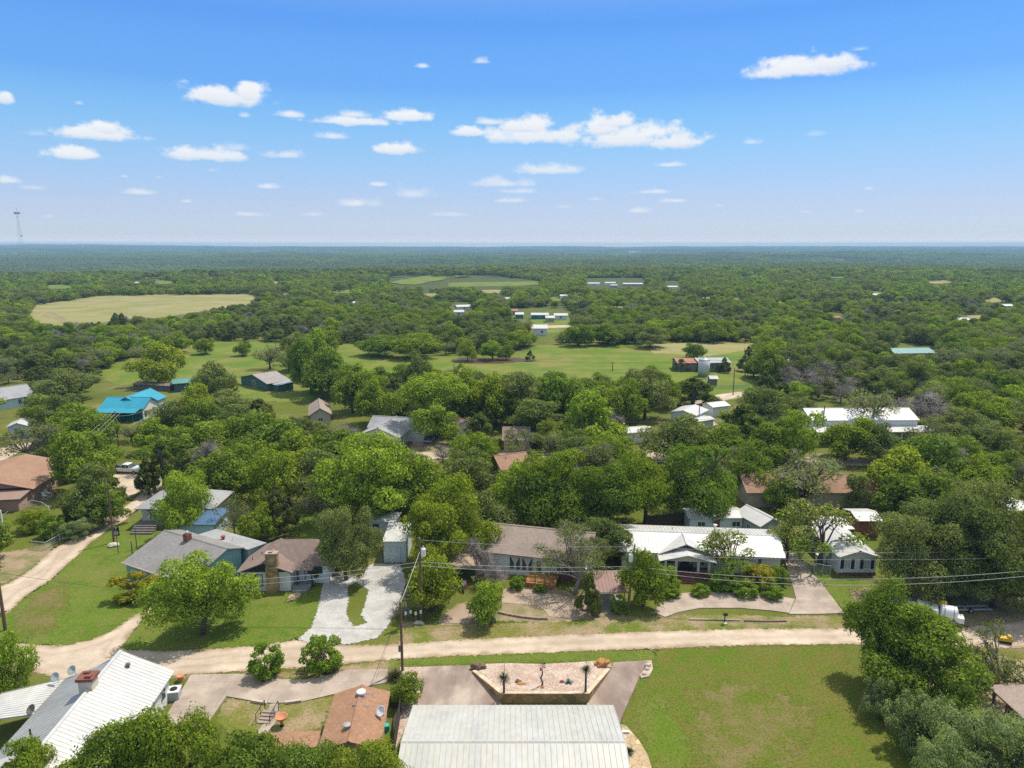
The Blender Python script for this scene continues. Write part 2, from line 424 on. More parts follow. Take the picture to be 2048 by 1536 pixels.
def tracks(m):
    """wheel tracks: packed pale lanes, looser darker crown and rim, by the metres from the road's edge"""
    nt = m.node_tree; b = nt.nodes['Principled BSDF']; old = b.inputs['Base Color'].links[0].from_socket
    at = nd(nt, 'ShaderNodeAttribute', attribute_name='sd')
    pos = nd(nt, 'ShaderNodeNewGeometry').outputs['Position']
    n = nd(nt, 'ShaderNodeTexNoise'); n.inputs['Scale'].default_value = .5; n.inputs['Detail'].default_value = 5
    nt.links.new(pos, n.inputs['Vector'])
    f = math_n(nt, 'MULTIPLY_ADD', math_n(nt, 'SUBTRACT', n.outputs[0], .5), .9, math_n(nt, 'MULTIPLY', at.outputs['Fac'], 1 / 2.2))
    nt.links.new(mixc(nt, 1.0, old, ramp(nt, f, [(0, (.74, .68, .56)), (.14, (.92, .9, .84)), (.34, (1.1, 1.09, 1.08)), (.52, (1.07, 1.06, 1.04)), (.74, (.9, .88, .84)), (.9, (1.02, 1.02, 1.0))]), 'MULTIPLY'), b.inputs['Base Color'])
tracks(m_road)
m_white = frayed(M('white_gravel', (.5, .49, .48), (.42, .41, .40), 2.5, big=[(.38, .36, .33)], bigscale=.5, rough=.95, coord='Position', fine=(8, .8, 1.15), bump=.4, spec=.1), .4, 1.5)
m_dirt = frayed(M('bare_dirt', (.36, .27, .18), (.26, .2, .12), .7, big=[(.17, .17, .07)], bigscale=.3, rough=.95, coord='Position', fine=(5, .8, 1.15), spec=.1), .9, .8)
m_conc = M('weathered_concrete', (.43, .345, .285), (.36, .29, .24), .5, big=[(.46, .38, .32), (.31, .25, .205)], bigscale=[.35, .22], rough=.9, coord='Position', fine=(6, .93, 1.05), spec=.2)
m_conc2 = M('stained_concrete', (.335, .26, .22), (.275, .205, .172), .4, big=[(.43, .355, .29), (.215, .16, .135)], bigscale=[.3, .2], rough=.9, coord='Position', fine=(6, .92, 1.06), spec=.2, stretch=(1, .45, 1))
m_grey = M('grey_concrete', (.27, .265, .26), (.22, .215, .21), .5, rough=.9, coord='Position', fine=(6, .9, 1.06))
# ------------------------------------------------------------------ trees
def leafmat(name, cols, trans=.42, patch=None):
    """leaf colour: one tone per tree, a spread from leaf to leaf"""
    m = bpy.data.materials.new(name); m.use_nodes = True
    nt = m.node_tree; nt.nodes.clear()
    L = nt.links.new
    out = nd(nt, 'ShaderNodeOutputMaterial')
    oi = nd(nt, 'ShaderNodeObjectInfo')
    at = nd(nt, 'ShaderNodeAttribute', attribute_name='leaf')
    c = ramp(nt, oi.outputs['Random'], [(i / (len(cols) - 1), k) for i, k in enumerate(cols)])
    c = mixc(nt, 1.0, c, ramp(nt, at.outputs['Fac'], [(0, (.5, .56, .5)), (.5, (1, 1, 1)), (1, (1.65, 1.5, 1.15))]), 'MULTIPLY')
    d, t, mx = nd(nt, 'ShaderNodeBsdfDiffuse'), nd(nt, 'ShaderNodeBsdfTranslucent'), nd(nt, 'ShaderNodeMixShader')
    L(c, d.inputs[0]); L(mixc(nt, 1.0, c, (1.25, 1.3, .55), 'MULTIPLY'), t.inputs[0])
    mx.inputs[0].default_value = trans
    L(d.outputs[0], mx.inputs[1]); L(t.outputs[0], mx.inputs[2]); L(mx.outputs[0], out.inputs[0])
    return m
m_bark = M('bark', (.13, .105, .085), (.085, .07, .058), 3, stretch=(1, 1, .25), bump=.4)
m_twig = M('dry_twigs', (.30, .265, .245), (.22, .19, .18), 2)
# kind: leaf colours, lobes, lobe radius, leaves, leaf size, flatness, airiness
KIND = {
 'elm':    ([(.14, .212, .036), (.195, .265, .034), (.27, .325, .04), (.16, .24, .045), (.225, .29, .038), (.125, .195, .04)], 40, (.62, 1.3), 9000, .30, .40),
 'pecan':  ([(0.248, 0.347, 0.044), (0.281, 0.369, 0.055)], 36, (.6, 1.2), 7000, .33, .42),
 'oak':    ([(0.156, 0.198, 0.066), (0.205, 0.24, 0.092), (0.178, 0.218, 0.073), (0.139, 0.185, 0.066)], 48, (.55, 1.1), 10000, .25, .34),
 'cedar':  ([(0.106, 0.144, 0.034), (0.15, 0.188, 0.043), (0.15, 0.173, 0.056)], 40, (.5, 1.1), 9000, .25, .3),
 'sage':   ([(0.222, 0.282, 0.132), (0.246, 0.3, 0.15)], 46, (.5, 1.05), 9500, .25, .35),
 'mesq':   ([(0.198, 0.24, 0.09), (0.228, 0.276, 0.102)], 26, (.6, 1.25), 2700, .22, .4),
 'mimosa': ([(.19, .28, .05), (.21, .29, .06)], 20, (.65, 1.15), 3000, .25, .4),
 'half':   ([(0.155, 0.196, 0.057), (0.184, 0.224, 0.063)], 20, (.6, 1.1), 2700, .23, .35),
 'bush':   ([(0.184, 0.287, 0.04), (0.213, 0.305, 0.048)], 40, (.7, 1.25), 6500, .32, .42),
 'gold':   ([(.33, .31, .035), (.30, .29, .035)], 26, (.7, 1.3), 5600, .33, .42),
 'dead':   ([(.2, .2, .2), (.2, .2, .2)], 18, (.8, 1.5), 0, .2, .2),
}
LEAFM = {k: leafmat('leaves_' + k, v[0]) for k, v in KIND.items()}
m_pink = leafmat('silk_blossom', [(.42, .26, .17), (.45, .3, .2)], .2)

def leaves(rng, P, Nrm, size, mess):
    """one small rhombic face per leaf spray, roughly facing Nrm"""
    n = len(P)
    nr = Nrm + rng.normal(0, mess, (n, 3)); nr /= np.linalg.norm(nr, axis=1, keepdims=True) + 1e-9
    r = rng.normal(0, 1, (n, 3)); a = np.cross(nr, r); a /= np.linalg.norm(a, axis=1, keepdims=True) + 1e-9
    b = np.cross(nr, a)
    s = size * rng.uniform(.55, 1.35, (n, 1))
    bend = nr * s * rng.uniform(-.25, .1, (n, 1))
    V = np.stack([P - a * s * .62 + bend, P - b * s * .40, P + a * s * .62 + bend, P + b * s * .40], 1).reshape(-1, 3)
    return V, np.arange(n * 4).reshape(n, 4), np.repeat(rng.random(n), 4)
def crown_pts(kind, rng, nleaf, W=8.0, H=8.0):
    _, nl, lr, _, _, _ = KIND[kind]
    C, Rr = [], []
    rx = W / 2
    for i in range(nl):
        r = rng.uniform(*lr)
        if kind == 'cedar':
            h = rng.random() ** 1.15
            rad = (rx - r * .7) * (1 - h ** 1.6) * math.sqrt(rng.uniform(.25, 1)); a = rng.uniform(0, 2 * math.pi)
            c = (rad * math.cos(a), rad * math.sin(a), .9 + h * (H - 1.0 - r)); r *= (1.05 - .45 * h)
        elif kind in ('bush', 'gold'):
            d = rng.normal(0, 1, 3); d /= np.linalg.norm(d); k = rng.uniform(.65, 1)
            c = (d[0] * (rx - r * .7) * k, d[1] * (rx - r * .7) * k, max(r * .6, H * .42 + d[2] * (H * .5 - r * .7)))
        elif kind == 'mimosa':
            a = rng.uniform(0, 2 * math.pi); rad = (rx - r * .6) * math.sqrt(rng.random())
            c = (rad * math.cos(a), rad * math.sin(a), H * (.82 - .28 * (rad / rx) ** 2) - rng.random() * 1.2)
        else:
            if i == 0:                                              # a few main limbs, each with a mass of its own
                subs = []
                for s_ in range(int(rng.integers(4, 7))):
                    a = s_ * 2.4 + rng.uniform(-.5, .5); q = rng.uniform(.22, .5) * rx if s_ else rng.uniform(0, .2) * rx
                    R_ = rng.uniform(.42, .62) * rx
                    subs.append((q * math.cos(a), q * math.sin(a), max(R_ * .95, rng.uniform(.42, .74) * H if s_ else H - R_ * .8), R_))
            sb = subs[int(rng.integers(len(subs)))]
            while True:
                d = rng.normal(0, 1, 3); d /= np.linalg.norm(d)
                if d[2] > -.7: break
            k = rng.uniform(.6, 1.02) * (sb[3] - r * .45)
            c = (sb[0] + d[0] * k, sb[1] + d[1] * k, max(r * .7 + .35, sb[2] + d[2] * k * .82))
        C.append(c); Rr.append(r)
    C, Rr = np.array(C), np.array(Rr)
    w = Rr ** 2; w /= w.sum()
    li = rng.choice(nl, nleaf * 2, p=w)
    d = rng.normal(0, 1, (nleaf * 2, 3)); d[:, 2] += .25; d /= np.linalg.norm(d, axis=1, keepdims=True)
    flat = .55 if kind in ('mimosa',) else .8
    spk = rng.normal(0, 1, (nl, 9, 3)); spk /= np.linalg.norm(spk, axis=2, keepdims=True)      # each lobe pushes out sprays of its own
    near_ = np.clip(np.einsum('ij,ikj->ik', d, spk[li]).max(1), 0, 1)[:, None] ** 7
    rr = Rr[li, None] * (rng.uniform(.55, .92, (nleaf * 2, 1)) + near_ * rng.uniform(.0, .62, (nleaf * 2, 1)))
    sq = np.array([1, 1, flat])
    P = C[li] + d * rr * sq
    deep = np.zeros(len(P), bool)                              # drop what lies far inside another lobe
    for c, r in zip(C, Rr): deep |= np.linalg.norm((P - c) / sq, axis=1) < r * .6
    keep = np.flatnonzero(~deep & (P[:, 2] > .12))[:nleaf]
    P = P[keep]
    if kind not in ('bush', 'gold', 'cedar'):                  # fill the nominal 8 m spread and height
        lo, hi = np.percentile(P, 1.0, 0), np.percentile(P, 99.2, 0)
        lo2, hi2 = np.array([-W / 2, -W / 2, {'mimosa': .38, 'mesq': .3, 'half': .25, 'oak': .2}.get(kind, .17) * H]), np.array([W / 2, W / 2, H])
        k = (hi2 - lo2) / (hi - lo)
        P = lo2 + (P - lo) * k; C = lo2 + (C - lo) * k; Rr = Rr * float(k.mean())
    return P, d[keep], C, Rr
def branch_mesh(rng, C, Rr, kind, H, W):
    mb = MB()
    if kind in ('bush', 'gold'): base, top, r0, nb = .0, .35 * H, .16, 7
    elif kind == 'cedar': base, top, r0, nb = 0., H * .8, .22, 8
    else: base, top, r0, nb = 0., H * .3, .25, 14
    lean = rng.normal(0, .25, 2)
    t = Vector((lean[0], lean[1], top))
    mb.tube([(0, 0, -.15), (lean[0] * .3 + rng.normal(0, .08), lean[1] * .3, top * .5), t], [r0 * 1.25, r0 * .95, r0 * .7], 7)
    for i in np.argsort(-C[:, 2])[:: max(1, len(C) // nb)]:
        c = Vector(C[i]); k = t.lerp(c, .5) + Vector(rng.normal(0, .28, 3))
        st = t * rng.uniform(.7, 1.0)
        mb.tube([st, k, c], [r0 * .5, r0 * .3, .05], 5, cap=False)
        for _ in range(2): mb.tube([k, k.lerp(c, .5) + Vector(rng.normal(0, .5, 3)), c + Vector(rng.normal(0, .8, 3))], [r0 * .22, .05, .02], 4, cap=False)
    return mb
def twigs(rng, C, Rr, n, reach=1.0):
    """bare grey twigs: thin three-sided sprays"""
    mb = MB()
    for _ in range(n):
        i = rng.integers(len(C)); c = Vector(C[i])
        d = Vector(rng.normal(0, 1, 3)).normalized(); d.z = abs(d.z) * .8 - .1
        p = c + d * Rr[i] * rng.uniform(.0, .5); q = p + (d + Vector(rng.normal(0, .5, 3))).normalized() * Rr[i] * rng.uniform(.6, 1.1) * reach
        mb.tube([p, p.lerp(q, .5) + Vector(rng.normal(0, .12, 3)), q], [.035, .025, .012], 3, cap=False)
    return mb
def tree_meshes(kind, seed, q=1.0, lod=0):
    rng = np.random.default_rng(seed)
    _, nl, lr, nleaf, size, mess = KIND[kind]
    H = W = 8.0
    if lod:
        nleaf, size = int(max(nleaf, 4000) * .11), size * 2.6
    P, D, C, Rr = crown_pts(kind, rng, int(max(nleaf, 60) * q))
    if q > 1: size = size / math.sqrt(q)
    V, F, A = leaves(rng, P, D, size, mess)
    mats = [LEAFM[kind], m_twig, m_pink]
    mi = np.zeros(len(F), int)
    if kind == 'mimosa':
        topz = P[:, 2] > H * .62
        mi[topz & (rng.random(len(P)) < .22)] = 2
    if kind in ('dead', 'half') or (kind == 'mesq' and not lod):
        tw = twigs(rng, C, Rr, {'dead': 900, 'half': 240, 'mesq': 260}[kind] // (4 if lod else 1))
        tv = np.array(tw.v, np.float32); tf = np.array(tw.f)
        if kind == 'dead': V, F, A, mi = V[:0], F[:0], A[:0], mi[:0]
        F = np.concatenate([F.reshape(-1, 4), tf + len(V)]); V = np.concatenate([V.reshape(-1, 3), tv]); A = np.concatenate([A, rng.random(len(tv))]); mi = np.concatenate([mi, np.ones(len(tf), int)])
    def attr(me):
        a = me.attributes.new('leaf', 'FLOAT', 'POINT'); a.data.foreach_set('value', A.astype(np.float32)); return me
    crown = attr(mesh_np('crown', V, F, mats, mi))
    bm = branch_mesh(rng, C, Rr, kind, H, W)
    bark = m_twig if kind in ('dead', 'half') else m_bark
    trunk = bm.mesh('trunk', bark, True)
    quads = [f for f in bm.f if len(f) == 4]
    F2 = np.concatenate([F, np.array(quads) + len(V)]) if not lod else F
    V2 = np.concatenate([V, np.array(bm.v, np.float32)]) if not lod else V
    A2 = np.concatenate([A, np.full(len(V2) - len(V), .5)])
    mi2 = np.concatenate([mi, np.full(len(F2) - len(F), 3)])
    whole = mesh_np('tree_' + kind, V2, F2, mats + [bark], mi2)
    a = whole.attributes.new('leaf', 'FLOAT', 'POINT'); a.data.foreach_set('value', A2.astype(np.float32))
    return trunk, crown, whole
VAR = {}
def variants(kind):
    if kind not in VAR: VAR[kind] = [tree_meshes(kind, 100 * (1 + list(KIND).index(kind)) + s) for s in range({'elm': 6, 'oak': 5, 'cedar': 4, 'pecan': 3, 'mesq': 3, 'half': 3}.get(kind, 2))]
    return VAR[kind]
BIG = {}
def big_variant(kind, i):
    """a finer crown for the trees nearest the camera"""
    if (kind, i) not in BIG: BIG[kind, i] = tree_meshes(kind, 7000 + 10 * list(KIND).index(kind) + i, 2.6)
    return BIG[kind, i]
WORDS = {'elm': ('leafy_tree', 'bright green leafy tree', 'tree'), 'pecan': ('leafy_tree', 'pale yellow-green tree', 'tree'), 'oak': ('oak_tree', 'grey-green live oak', 'oak tree'),
 'cedar': ('cedar_tree', 'dark olive cedar', 'cedar tree'), 'sage': ('juniper_tree', 'silvery juniper', 'juniper'), 'mesq': ('mesquite_tree', 'airy thin mesquite', 'mesquite'),
 'mimosa': ('mimosa_tree', 'flat-topped mimosa with pinkish blossom', 'mimosa'), 'half': ('half_bare_tree', 'half-bare twiggy tree', 'tree'), 'bush': ('bush', 'rounded green bush', 'bush'),
 'gold': ('bush', 'yellow-green flowering bush', 'bush'), 'dead': ('bare_tree', 'bare grey tree', 'bare tree')}
TREES = []                                                     # (x, y, w, h, kind, label or None)
def plant(kind, x, y, w, h, label=None, group=None, big=None, rz=None):
    name, look, cat = WORDS[kind]
    rz = RNG.uniform(0, 6.28) if rz is None else rz
    e = empty(name, (x, y, 0), rz, label, cat, group)
    sk = RNG.uniform(-.13, .13)
    e.scale = (w / 8 * (1 + sk), w / 8 * (1 - sk), h / 8)
    tr, cr, _ = big_variant(kind, big) if big is not None else RNG.choice(variants(kind))
    link('trunk', tr, e); link('crown', cr, e)
    TREES.append((x, y, w, h, kind, e))
    return e
def tree(kind, px, ytop, ybase, wpx, label=None, group=None, big=None):
    """a tree placed by its column, top row, foot row and width in the photograph"""
    p = G(px, ybase)
    h = max(.6, up_at(p, ytop))
    f = p.y * CP + EYE * SP
    return plant(kind, p.x, p.y, wpx * f / FOC, h, label, group, big)

def forest(points, floor_cols=None):
    """everything too far or too many to single out: one object, instances on points"""
    src = bpy.data.collections.new('forest_kinds')
    names = []
    def reg(me):
        o = bpy.data.objects.new('f%03d' % len(names), me); src.objects.link(o); names.append(o.name); return len(names) - 1
    near = {k: [reg(v[2]) for v in variants(k)] for k in ('elm', 'oak', 'cedar', 'pecan', 'mesq', 'half', 'dead')}
    far = {k: [reg(tree_meshes(k, 900 + 7 * s + list(KIND).index(k), lod=1)[2]) for s in range(3)] for k in ('elm', 'oak', 'cedar', 'mesq', 'dead', 'pecan')}
    def clump(seed, n, side, per, leaf, hh, ks):
        rng = np.random.default_rng(seed)
        Vs, Fs, As, Mi, k0 = [], [], [], [], 0
        for t in range(n):
            k = rng.integers(len(ks)); w = rng.uniform(.75, 1.3) * side / math.sqrt(n) * 1.15; h = hh * rng.uniform(.7, 1.15)
            c = np.array([rng.uniform(-.5, .5) * side, rng.uniform(-.5, .5) * side, h * .5])
            d = rng.normal(0, 1, (per, 3)); d[:, 2] = np.abs(d[:, 2]) * .9 - .15; d /= np.linalg.norm(d, axis=1, keepdims=True)
            Pp = c + d * np.array([w / 2, w / 2, h * .5]) * rng.uniform(.8, 1.08, (per, 1))
            V, F, A = leaves(rng, Pp, d, leaf, .3)
            Vs.append(V); Fs.append(F + k0); k0 += len(V); As.append(A * .8 + .1); Mi += [k] * len(F)
        me = mesh_np('clump', np.concatenate(Vs), np.concatenate(Fs), [LEAFM[q] for q in ks], Mi)
        a = me.attributes.new('leaf', 'FLOAT', 'POINT'); a.data.foreach_set('value', np.concatenate(As).astype(np.float32))
        return reg(me)
    MIXES = [['cedar', 'cedar', 'oak'], ['oak', 'oak', 'cedar', 'elm'], ['elm', 'oak', 'elm', 'pecan'], ['oak', 'mesq', 'oak']]
    mid = [[clump(40 + 3 * m_ + s, 16, 34, 110, 1.9, 8.5, MIXES[m_]) for s in range(2)] for m_ in range(4)]
    wide = [[clump(60 + 3 * m_ + s, 70, 150, 46, 4.6, 10, MIXES[m_]) for s in range(2)] for m_ in range(4)]
    rows = []
    rr = random.Random(5)
    for (x, y, w, h, kind, lod) in points:
        if lod == 0: i, s = rr.choice(near.get(kind, near['elm'])), (w / 8, w / 8, h / 8)
        elif lod == 1: i, s = rr.choice(far.get(kind, far['elm'])), (w / 8, w / 8, h / 8)
        else:
            v = noise.noise((x / 420, y / 420, 2.2)) + .5 * noise.noise((x / 130, y / 130, 8.2)) + rr.uniform(-.3, .3)
            i, s = rr.choice((mid if lod == 2 else wide)[0 if v < -.12 else 1 if v < .28 else 2 if v < .58 else 3]), (w, w, h)
        rows.append((x, y, zt(x, y), i, s, rr.uniform(0, 6.28)))
    me = bpy.data.meshes.new('forest')
    me.vertices.add(len(rows))
    me.vertices.foreach_set('co', np.array([r[:3] for r in rows], np.float32).ravel())
    for n, t, key, d in (('idx', 'INT', 'value', [r[3] for r in rows]), ('scl', 'FLOAT_VECTOR', 'vector', [c for r in rows for c in r[4]]), ('rot', 'FLOAT', 'value', [r[5] for r in rows])):
        a = me.attributes.new(n, t, 'POINT'); a.data.foreach_set(key, d)
    o = tag(link('forest', me), 'dense mixed woodland rolling from behind the pasture to the horizon', 'forest', None, 'stuff')
    ng = bpy.data.node_groups.new('scatter', 'GeometryNodeTree')
    ng.interface.new_socket('Geometry', in_out='INPUT', socket_type='NodeSocketGeometry')
    ng.interface.new_socket('Geometry', in_out='OUTPUT', socket_type='NodeSocketGeometry')
    L = ng.links.new
    gi, go = ng.nodes.new('NodeGroupInput'), ng.nodes.new('NodeGroupOutput')
    ip, ci = ng.nodes.new('GeometryNodeInstanceOnPoints'), ng.nodes.new('GeometryNodeCollectionInfo')
    ci.inputs['Collection'].default_value = src
    ci.inputs['Separate Children'].default_value = True
    ci.inputs['Reset Children'].default_value = True
    ip.inputs['Pick Instance'].default_value = True
    def named(n, t):
        q = ng.nodes.new('GeometryNodeInputNamedAttribute'); q.data_type = t; q.inputs[0].default_value = n; return q.outputs[0]
    cx, er = ng.nodes.new('ShaderNodeCombineXYZ'), ng.nodes.new('FunctionNodeEulerToRotation')
    L(named('rot', 'FLOAT'), cx.inputs[2]); L(cx.outputs[0], er.inputs[0]); L(er.outputs[0], ip.inputs['Rotation'])
    L(named('idx', 'INT'), ip.inputs['Instance Index']); L(named('scl', 'FLOAT_VECTOR'), ip.inputs['Scale'])
    L(gi.outputs[0], ip.inputs['Points']); L(ci.outputs[0], ip.inputs['Instance']); L(ip.outputs[0], go.inputs[0])
    md = o.modifiers.new('scatter', 'NODES'); md.node_group = ng
    return o
# ------------------------------------------------------------------ ground sheets (outlines by sight line)
def gs(name, px, z, cell, mat, pad=1.2, holes=()):
    return sheet(name, poly2(px), z, cell, mat, pad, [poly2(h) for h in holes])
gs('lawn', [(-60,1235),(5,1232),(52,1192),(102,1162),(135,1130),(155,1112),(185,1083),(222,1058),(262,1035),(300,1010),(360,1030),(470,1090),(480,1150),(430,1200),(330,1205),(262,1238),(225,1265),(180,1280),(130,1290),(60,1289),(25,1282),(-60,1262)], .015, .8, m_lawn)
gs('lawn', [(238,1298),(268,1262),(300,1225),(340,1195),(480,1190),(560,1150),(650,1165),(662,1185),(640,1215),(622,1258),(595,1277),(560,1284),(500,1293),(430,1297),(330,1302)], .016, .7, m_lawn)
gs('lawn', [(1310,1320),(1280,1370),(1240,1445),(1262,1480),(1290,1536),(1310,1600),(2050,1620),(1860,1430),(1690,1320),(1690,1292),(1500,1293),(1310,1300)], .014, .9, m_olive, 2)
gs('lawn', [(1385,1395),(1450,1365),(1560,1385),(1640,1430),(1600,1500),(1500,1560),(1410,1560),(1390,1480)], .019, .9, m_dry, 4)
gs('lawn', [(1262,1440),(1320,1385),(1350,1440),(1378,1500),(1390,1580),(1318,1580),(1296,1500)], .021, .9, m_green, 3)
gs('lawn', [(60,1200),(120,1165),(135,1200),(110,1260),(60,1270),(30,1250)], .019, .8, m_dry, 3)
gs('lawn', [(800,1314),(900,1312),(1100,1305),(1310,1300),(1310,1322),(1240,1322),(1080,1324),(960,1328),(840,1331),(790,1334)], .017, .5, m_lawn, .6)
gs('bare_earth', [(870,1246),(905,1212),(985,1188),(1060,1172),(1150,1185),(1195,1195),(1250,1232),(1200,1236),(1100,1246),(1000,1242),(940,1256)], .021, .5, m_dirt, 1)
gs('lawn', [(1600,1130),(1650,1140),(1730,1160),(1790,1190),(1760,1240),(1700,1232),(1640,1170)], .015, .6, m_lawn, .8)
gs('verge', [(640,1345),(700,1330),(800,1318),(800,1336),(700,1345),(560,1356),(500,1350),(350,1357),(340,1352),(420,1347),(520,1342)], .013, .5, m_verge, 1)
gs('verge', [(800,1290),(900,1282),(1100,1272),(1300,1264),(1500,1259),(1690,1258),(1690,1232),(1540,1232),(1400,1228),(1300,1236),(1240,1230),(1080,1245),(960,1250),(860,1250),(800,1240)], .012, .6, m_verge, 1)
gs('lawn', [(430,1440),(452,1395),(545,1408),(600,1402),(668,1392),(650,1440),(610,1490),(500,1500)], .012, .6, m_verge, .5)
gs('lawn', [(0,1040),(70,1030),(150,1010),(200,985),(262,960),(300,985),(230,1035),(130,1085),(70,1110),(0,1135)], .014, .9, m_olive, 2)
gs('bare_earth', [(-30,1110),(40,1100),(110,1085),(100,1105),(70,1133),(20,1162),(-30,1180)], .02, .7, m_dirt, 2)
gs('bare_earth', [(1700,1180),(1800,1170),(1960,1180),(2080,1200),(2080,1255),(1930,1262),(1850,1262),(1720,1250)], .018, .8, m_dirt, 2)
gs('bare_earth', [(1760,1330),(1960,1305),(2100,1330),(2100,1480),(1960,1440),(1800,1400)], .016, .9, m_dirt, 2)
gs('bare_earth', [(820,880),(890,878),(900,905),(880,930),(820,915)], .02, .9, m_dirt, 2)
gs('bare_earth', [(1300,905),(1400,880),(1480,905),(1640,905),(1700,935),(1500,945),(1330,940)], .02, 1, m_dirt, 2)
gs('lawn', [(222,870),(262,832),(330,795),(352,812),(322,842),(306,880),(300,908),(255,918),(232,915)], .014, 1.2, m_olive, 2)
gs('lawn', [(585,1060),(600,1018),(640,1015),(660,1060),(640,1085),(600,1085)], .014, 1, m_lawn, 2)
gs('lawn', [(1310,1010),(1370,985),(1400,1020),(1380,1050),(1320,1040)], .014, 1, m_lawn, 2)
gs('lawn', [(520,800),(545,775),(605,780),(645,800),(610,825),(560,828)], .014, 1.2, m_olive, 2)
gs('pasture', [(170,738),(330,700),(420,685),(560,682),(640,690),(740,686),(800,712),(900,712),(1050,708),(1070,690),(1255,686),(1520,684),(1560,700),(1500,800),(1400,800),(1340,770),(1200,770),(1030,765),(870,760),(700,760),(640,800),(560,805),(470,795),(340,775),(230,770)], .02, 4, m_past, 6)
gs('hay_field', [(52,640),(60,610),(200,590),(500,586),(545,602),(440,618),(330,634),(215,645),(100,655)], .03, 6, m_hay, 8)
gs('hay_field', [(1300,706),(1300,688),(1512,684),(1500,700),(1420,712)], .03, 3, m_hay, 5)
gs('field_track', [(85,632),(100,622),(135,640),(160,652),(145,655),(115,640)], .05, 2, m_dirt, 2)
for a in ([(1180,662),(1090,668),(1064,660),(1060,640),(1130,634),(1180,640)],):
    gs('lawn', a, .03, 3, m_past, 4)
gs('gravel_lane', [(1060,652),(1140,650),(1140,655),(1060,657)], .05, 2, m_road, 1)
gs('meadow', [(780,566),(850,552),(940,553),(900,558),(820,572)], .05, 14, m_past, 20)
gs('meadow', [(900,566),(1080,564),(1080,571),(900,574)], .09, 14, m_past, 20)
gs('meadow', [(1400,527),(1440,519),(1520,515),(1640,515),(1700,518),(1640,524),(1520,526)], .05, 30, m_hay, 30)
gs('meadow', [(1690,526),(1760,520),(1900,522),(1860,529),(1760,531)], .05, 30, m_hay, 30)
gs('meadow', [(1240,503),(1330,501),(1330,505),(1250,506)], .05, 60, m_hay, 60)
gs('meadow', [(180,503),(330,500),(560,502),(560,505),(330,505)], .05, 60, m_hay, 60)
gs('meadow', [(280,549),(330,543),(318,556),(290,556)], .05, 14, m_hay, 14)
MEADOWS = [(120,575,36,5),(330,566,30,4),(430,552,26,3),(560,566,22,3),(690,583,24,4),(860,590,26,4),(980,583,26,4),(1110,598,22,4),(1240,612,24,4),(1420,598,30,4),(1560,604,26,4),(1740,586,34,4),(1880,566,34,4),(1990,600,30,5),(1680,556,28,3),(1500,552,26,3),(1330,548,24,3),(700,546,22,2.5),(200,534,40,2.5),(470,527,40,2),(980,527,30,2),(1180,533,34,2.2),(1960,634,30,5),]
for x_, y_, a_, b_ in MEADOWS:
    gs('meadow', [(x_ + a_ * (1 + .3 * math.sin(3 * k + x_)) * math.cos(k * .785), y_ + b_ * (1 + .25 * math.sin(2 * k + x_)) * math.sin(k * .785)) for k in range(8)], .05, max(5, (620 - y_) * .25), m_hay if x_ % 3 else m_past, 8)
m_pond = M('pond_water', (.10, .055, .03), (.085, .05, .028), .05, rough=.45, spec=.12, coord='Position')
gs('pond', [(905,722),(930,717),(985,716),(1050,718),(1062,721),(1010,725),(950,727)], .06, 2, m_pond, .5)
# caliche roads and drives
MAIN = [(-60,1294),(40,1288),(130,1292),(180,1281),(226,1262),(264,1234),(300,1214),(312,1212),(300,1226),(270,1258),(240,1299),(330,1303),(430,1298),(520,1292),(590,1280),(660,1290),(760,1291),(900,1281),(1100,1271),(1300,1263),(1500,1258),(1690,1257),(1850,1262),(1930,1255),(2120,1232),(2120,1296),(1990,1297),(1850,1292),(1690,1289),(1500,1291),(1300,1298),(1100,1305),(900,1313),(800,1318),(700,1327),(600,1336),(520,1341),(420,1347),(340,1353),(260,1362),(200,1372),(130,1372),(90,1350),(50,1342),(-60,1345)]
gs('gravel_road', MAIN, .035, .5, m_road, .8)
gs('gravel_road', [(-60,1250),(0,1222),(14,1228),(52,1191),(101,1161),(133,1130),(152,1114),(182,1085),(217,1060),(252,1040),(290,1003),(325,978),(345,955),(300,960),(285,985),(265,1002),(235,1022),(200,1048),(150,1075),(100,1102),(68,1135),(20,1166),(-60,1190)], .03, .6, m_road, .8)
gs('gravel_road', [(200,985),(232,940),(290,938),(420,925),(520,918),(640,912),(820,905),(1000,900),(1350,905),(1640,915),(1960,925),(1960,940),(1640,930),(1350,920),(1000,915),(820,920),(640,928),(520,934),(420,942),(320,960),(250,1000)], .04, 1.0, m_road, 1)
gs('gravel_road', [(-40,905),(0,898),(30,885),(60,870),(75,880),(40,905),(0,925),(-40,950)], .03, 1, m_road, 1)
gs('gravel_lane', [(1345,822),(1390,802),(1440,788),(1490,782),(1560,780),(1560,787),(1485,794),(1440,803),(1400,830),(1440,850),(1400,858)], .03, 1.2, m_road, 1)
gs('white_gravel_drive', [(648,1160),(672,1148),(720,1155),(742,1128),(800,1128),(812,1165),(796,1210),(778,1250),(755,1276),(700,1288),(640,1291),(596,1279),(622,1256),(636,1218)], .042, .35, m_white, .6, holes=[[(697,1200),(694,1175),(712,1165),(738,1180),(731,1205),(722,1230),(735,1247),(706,1254),(693,1230)]])
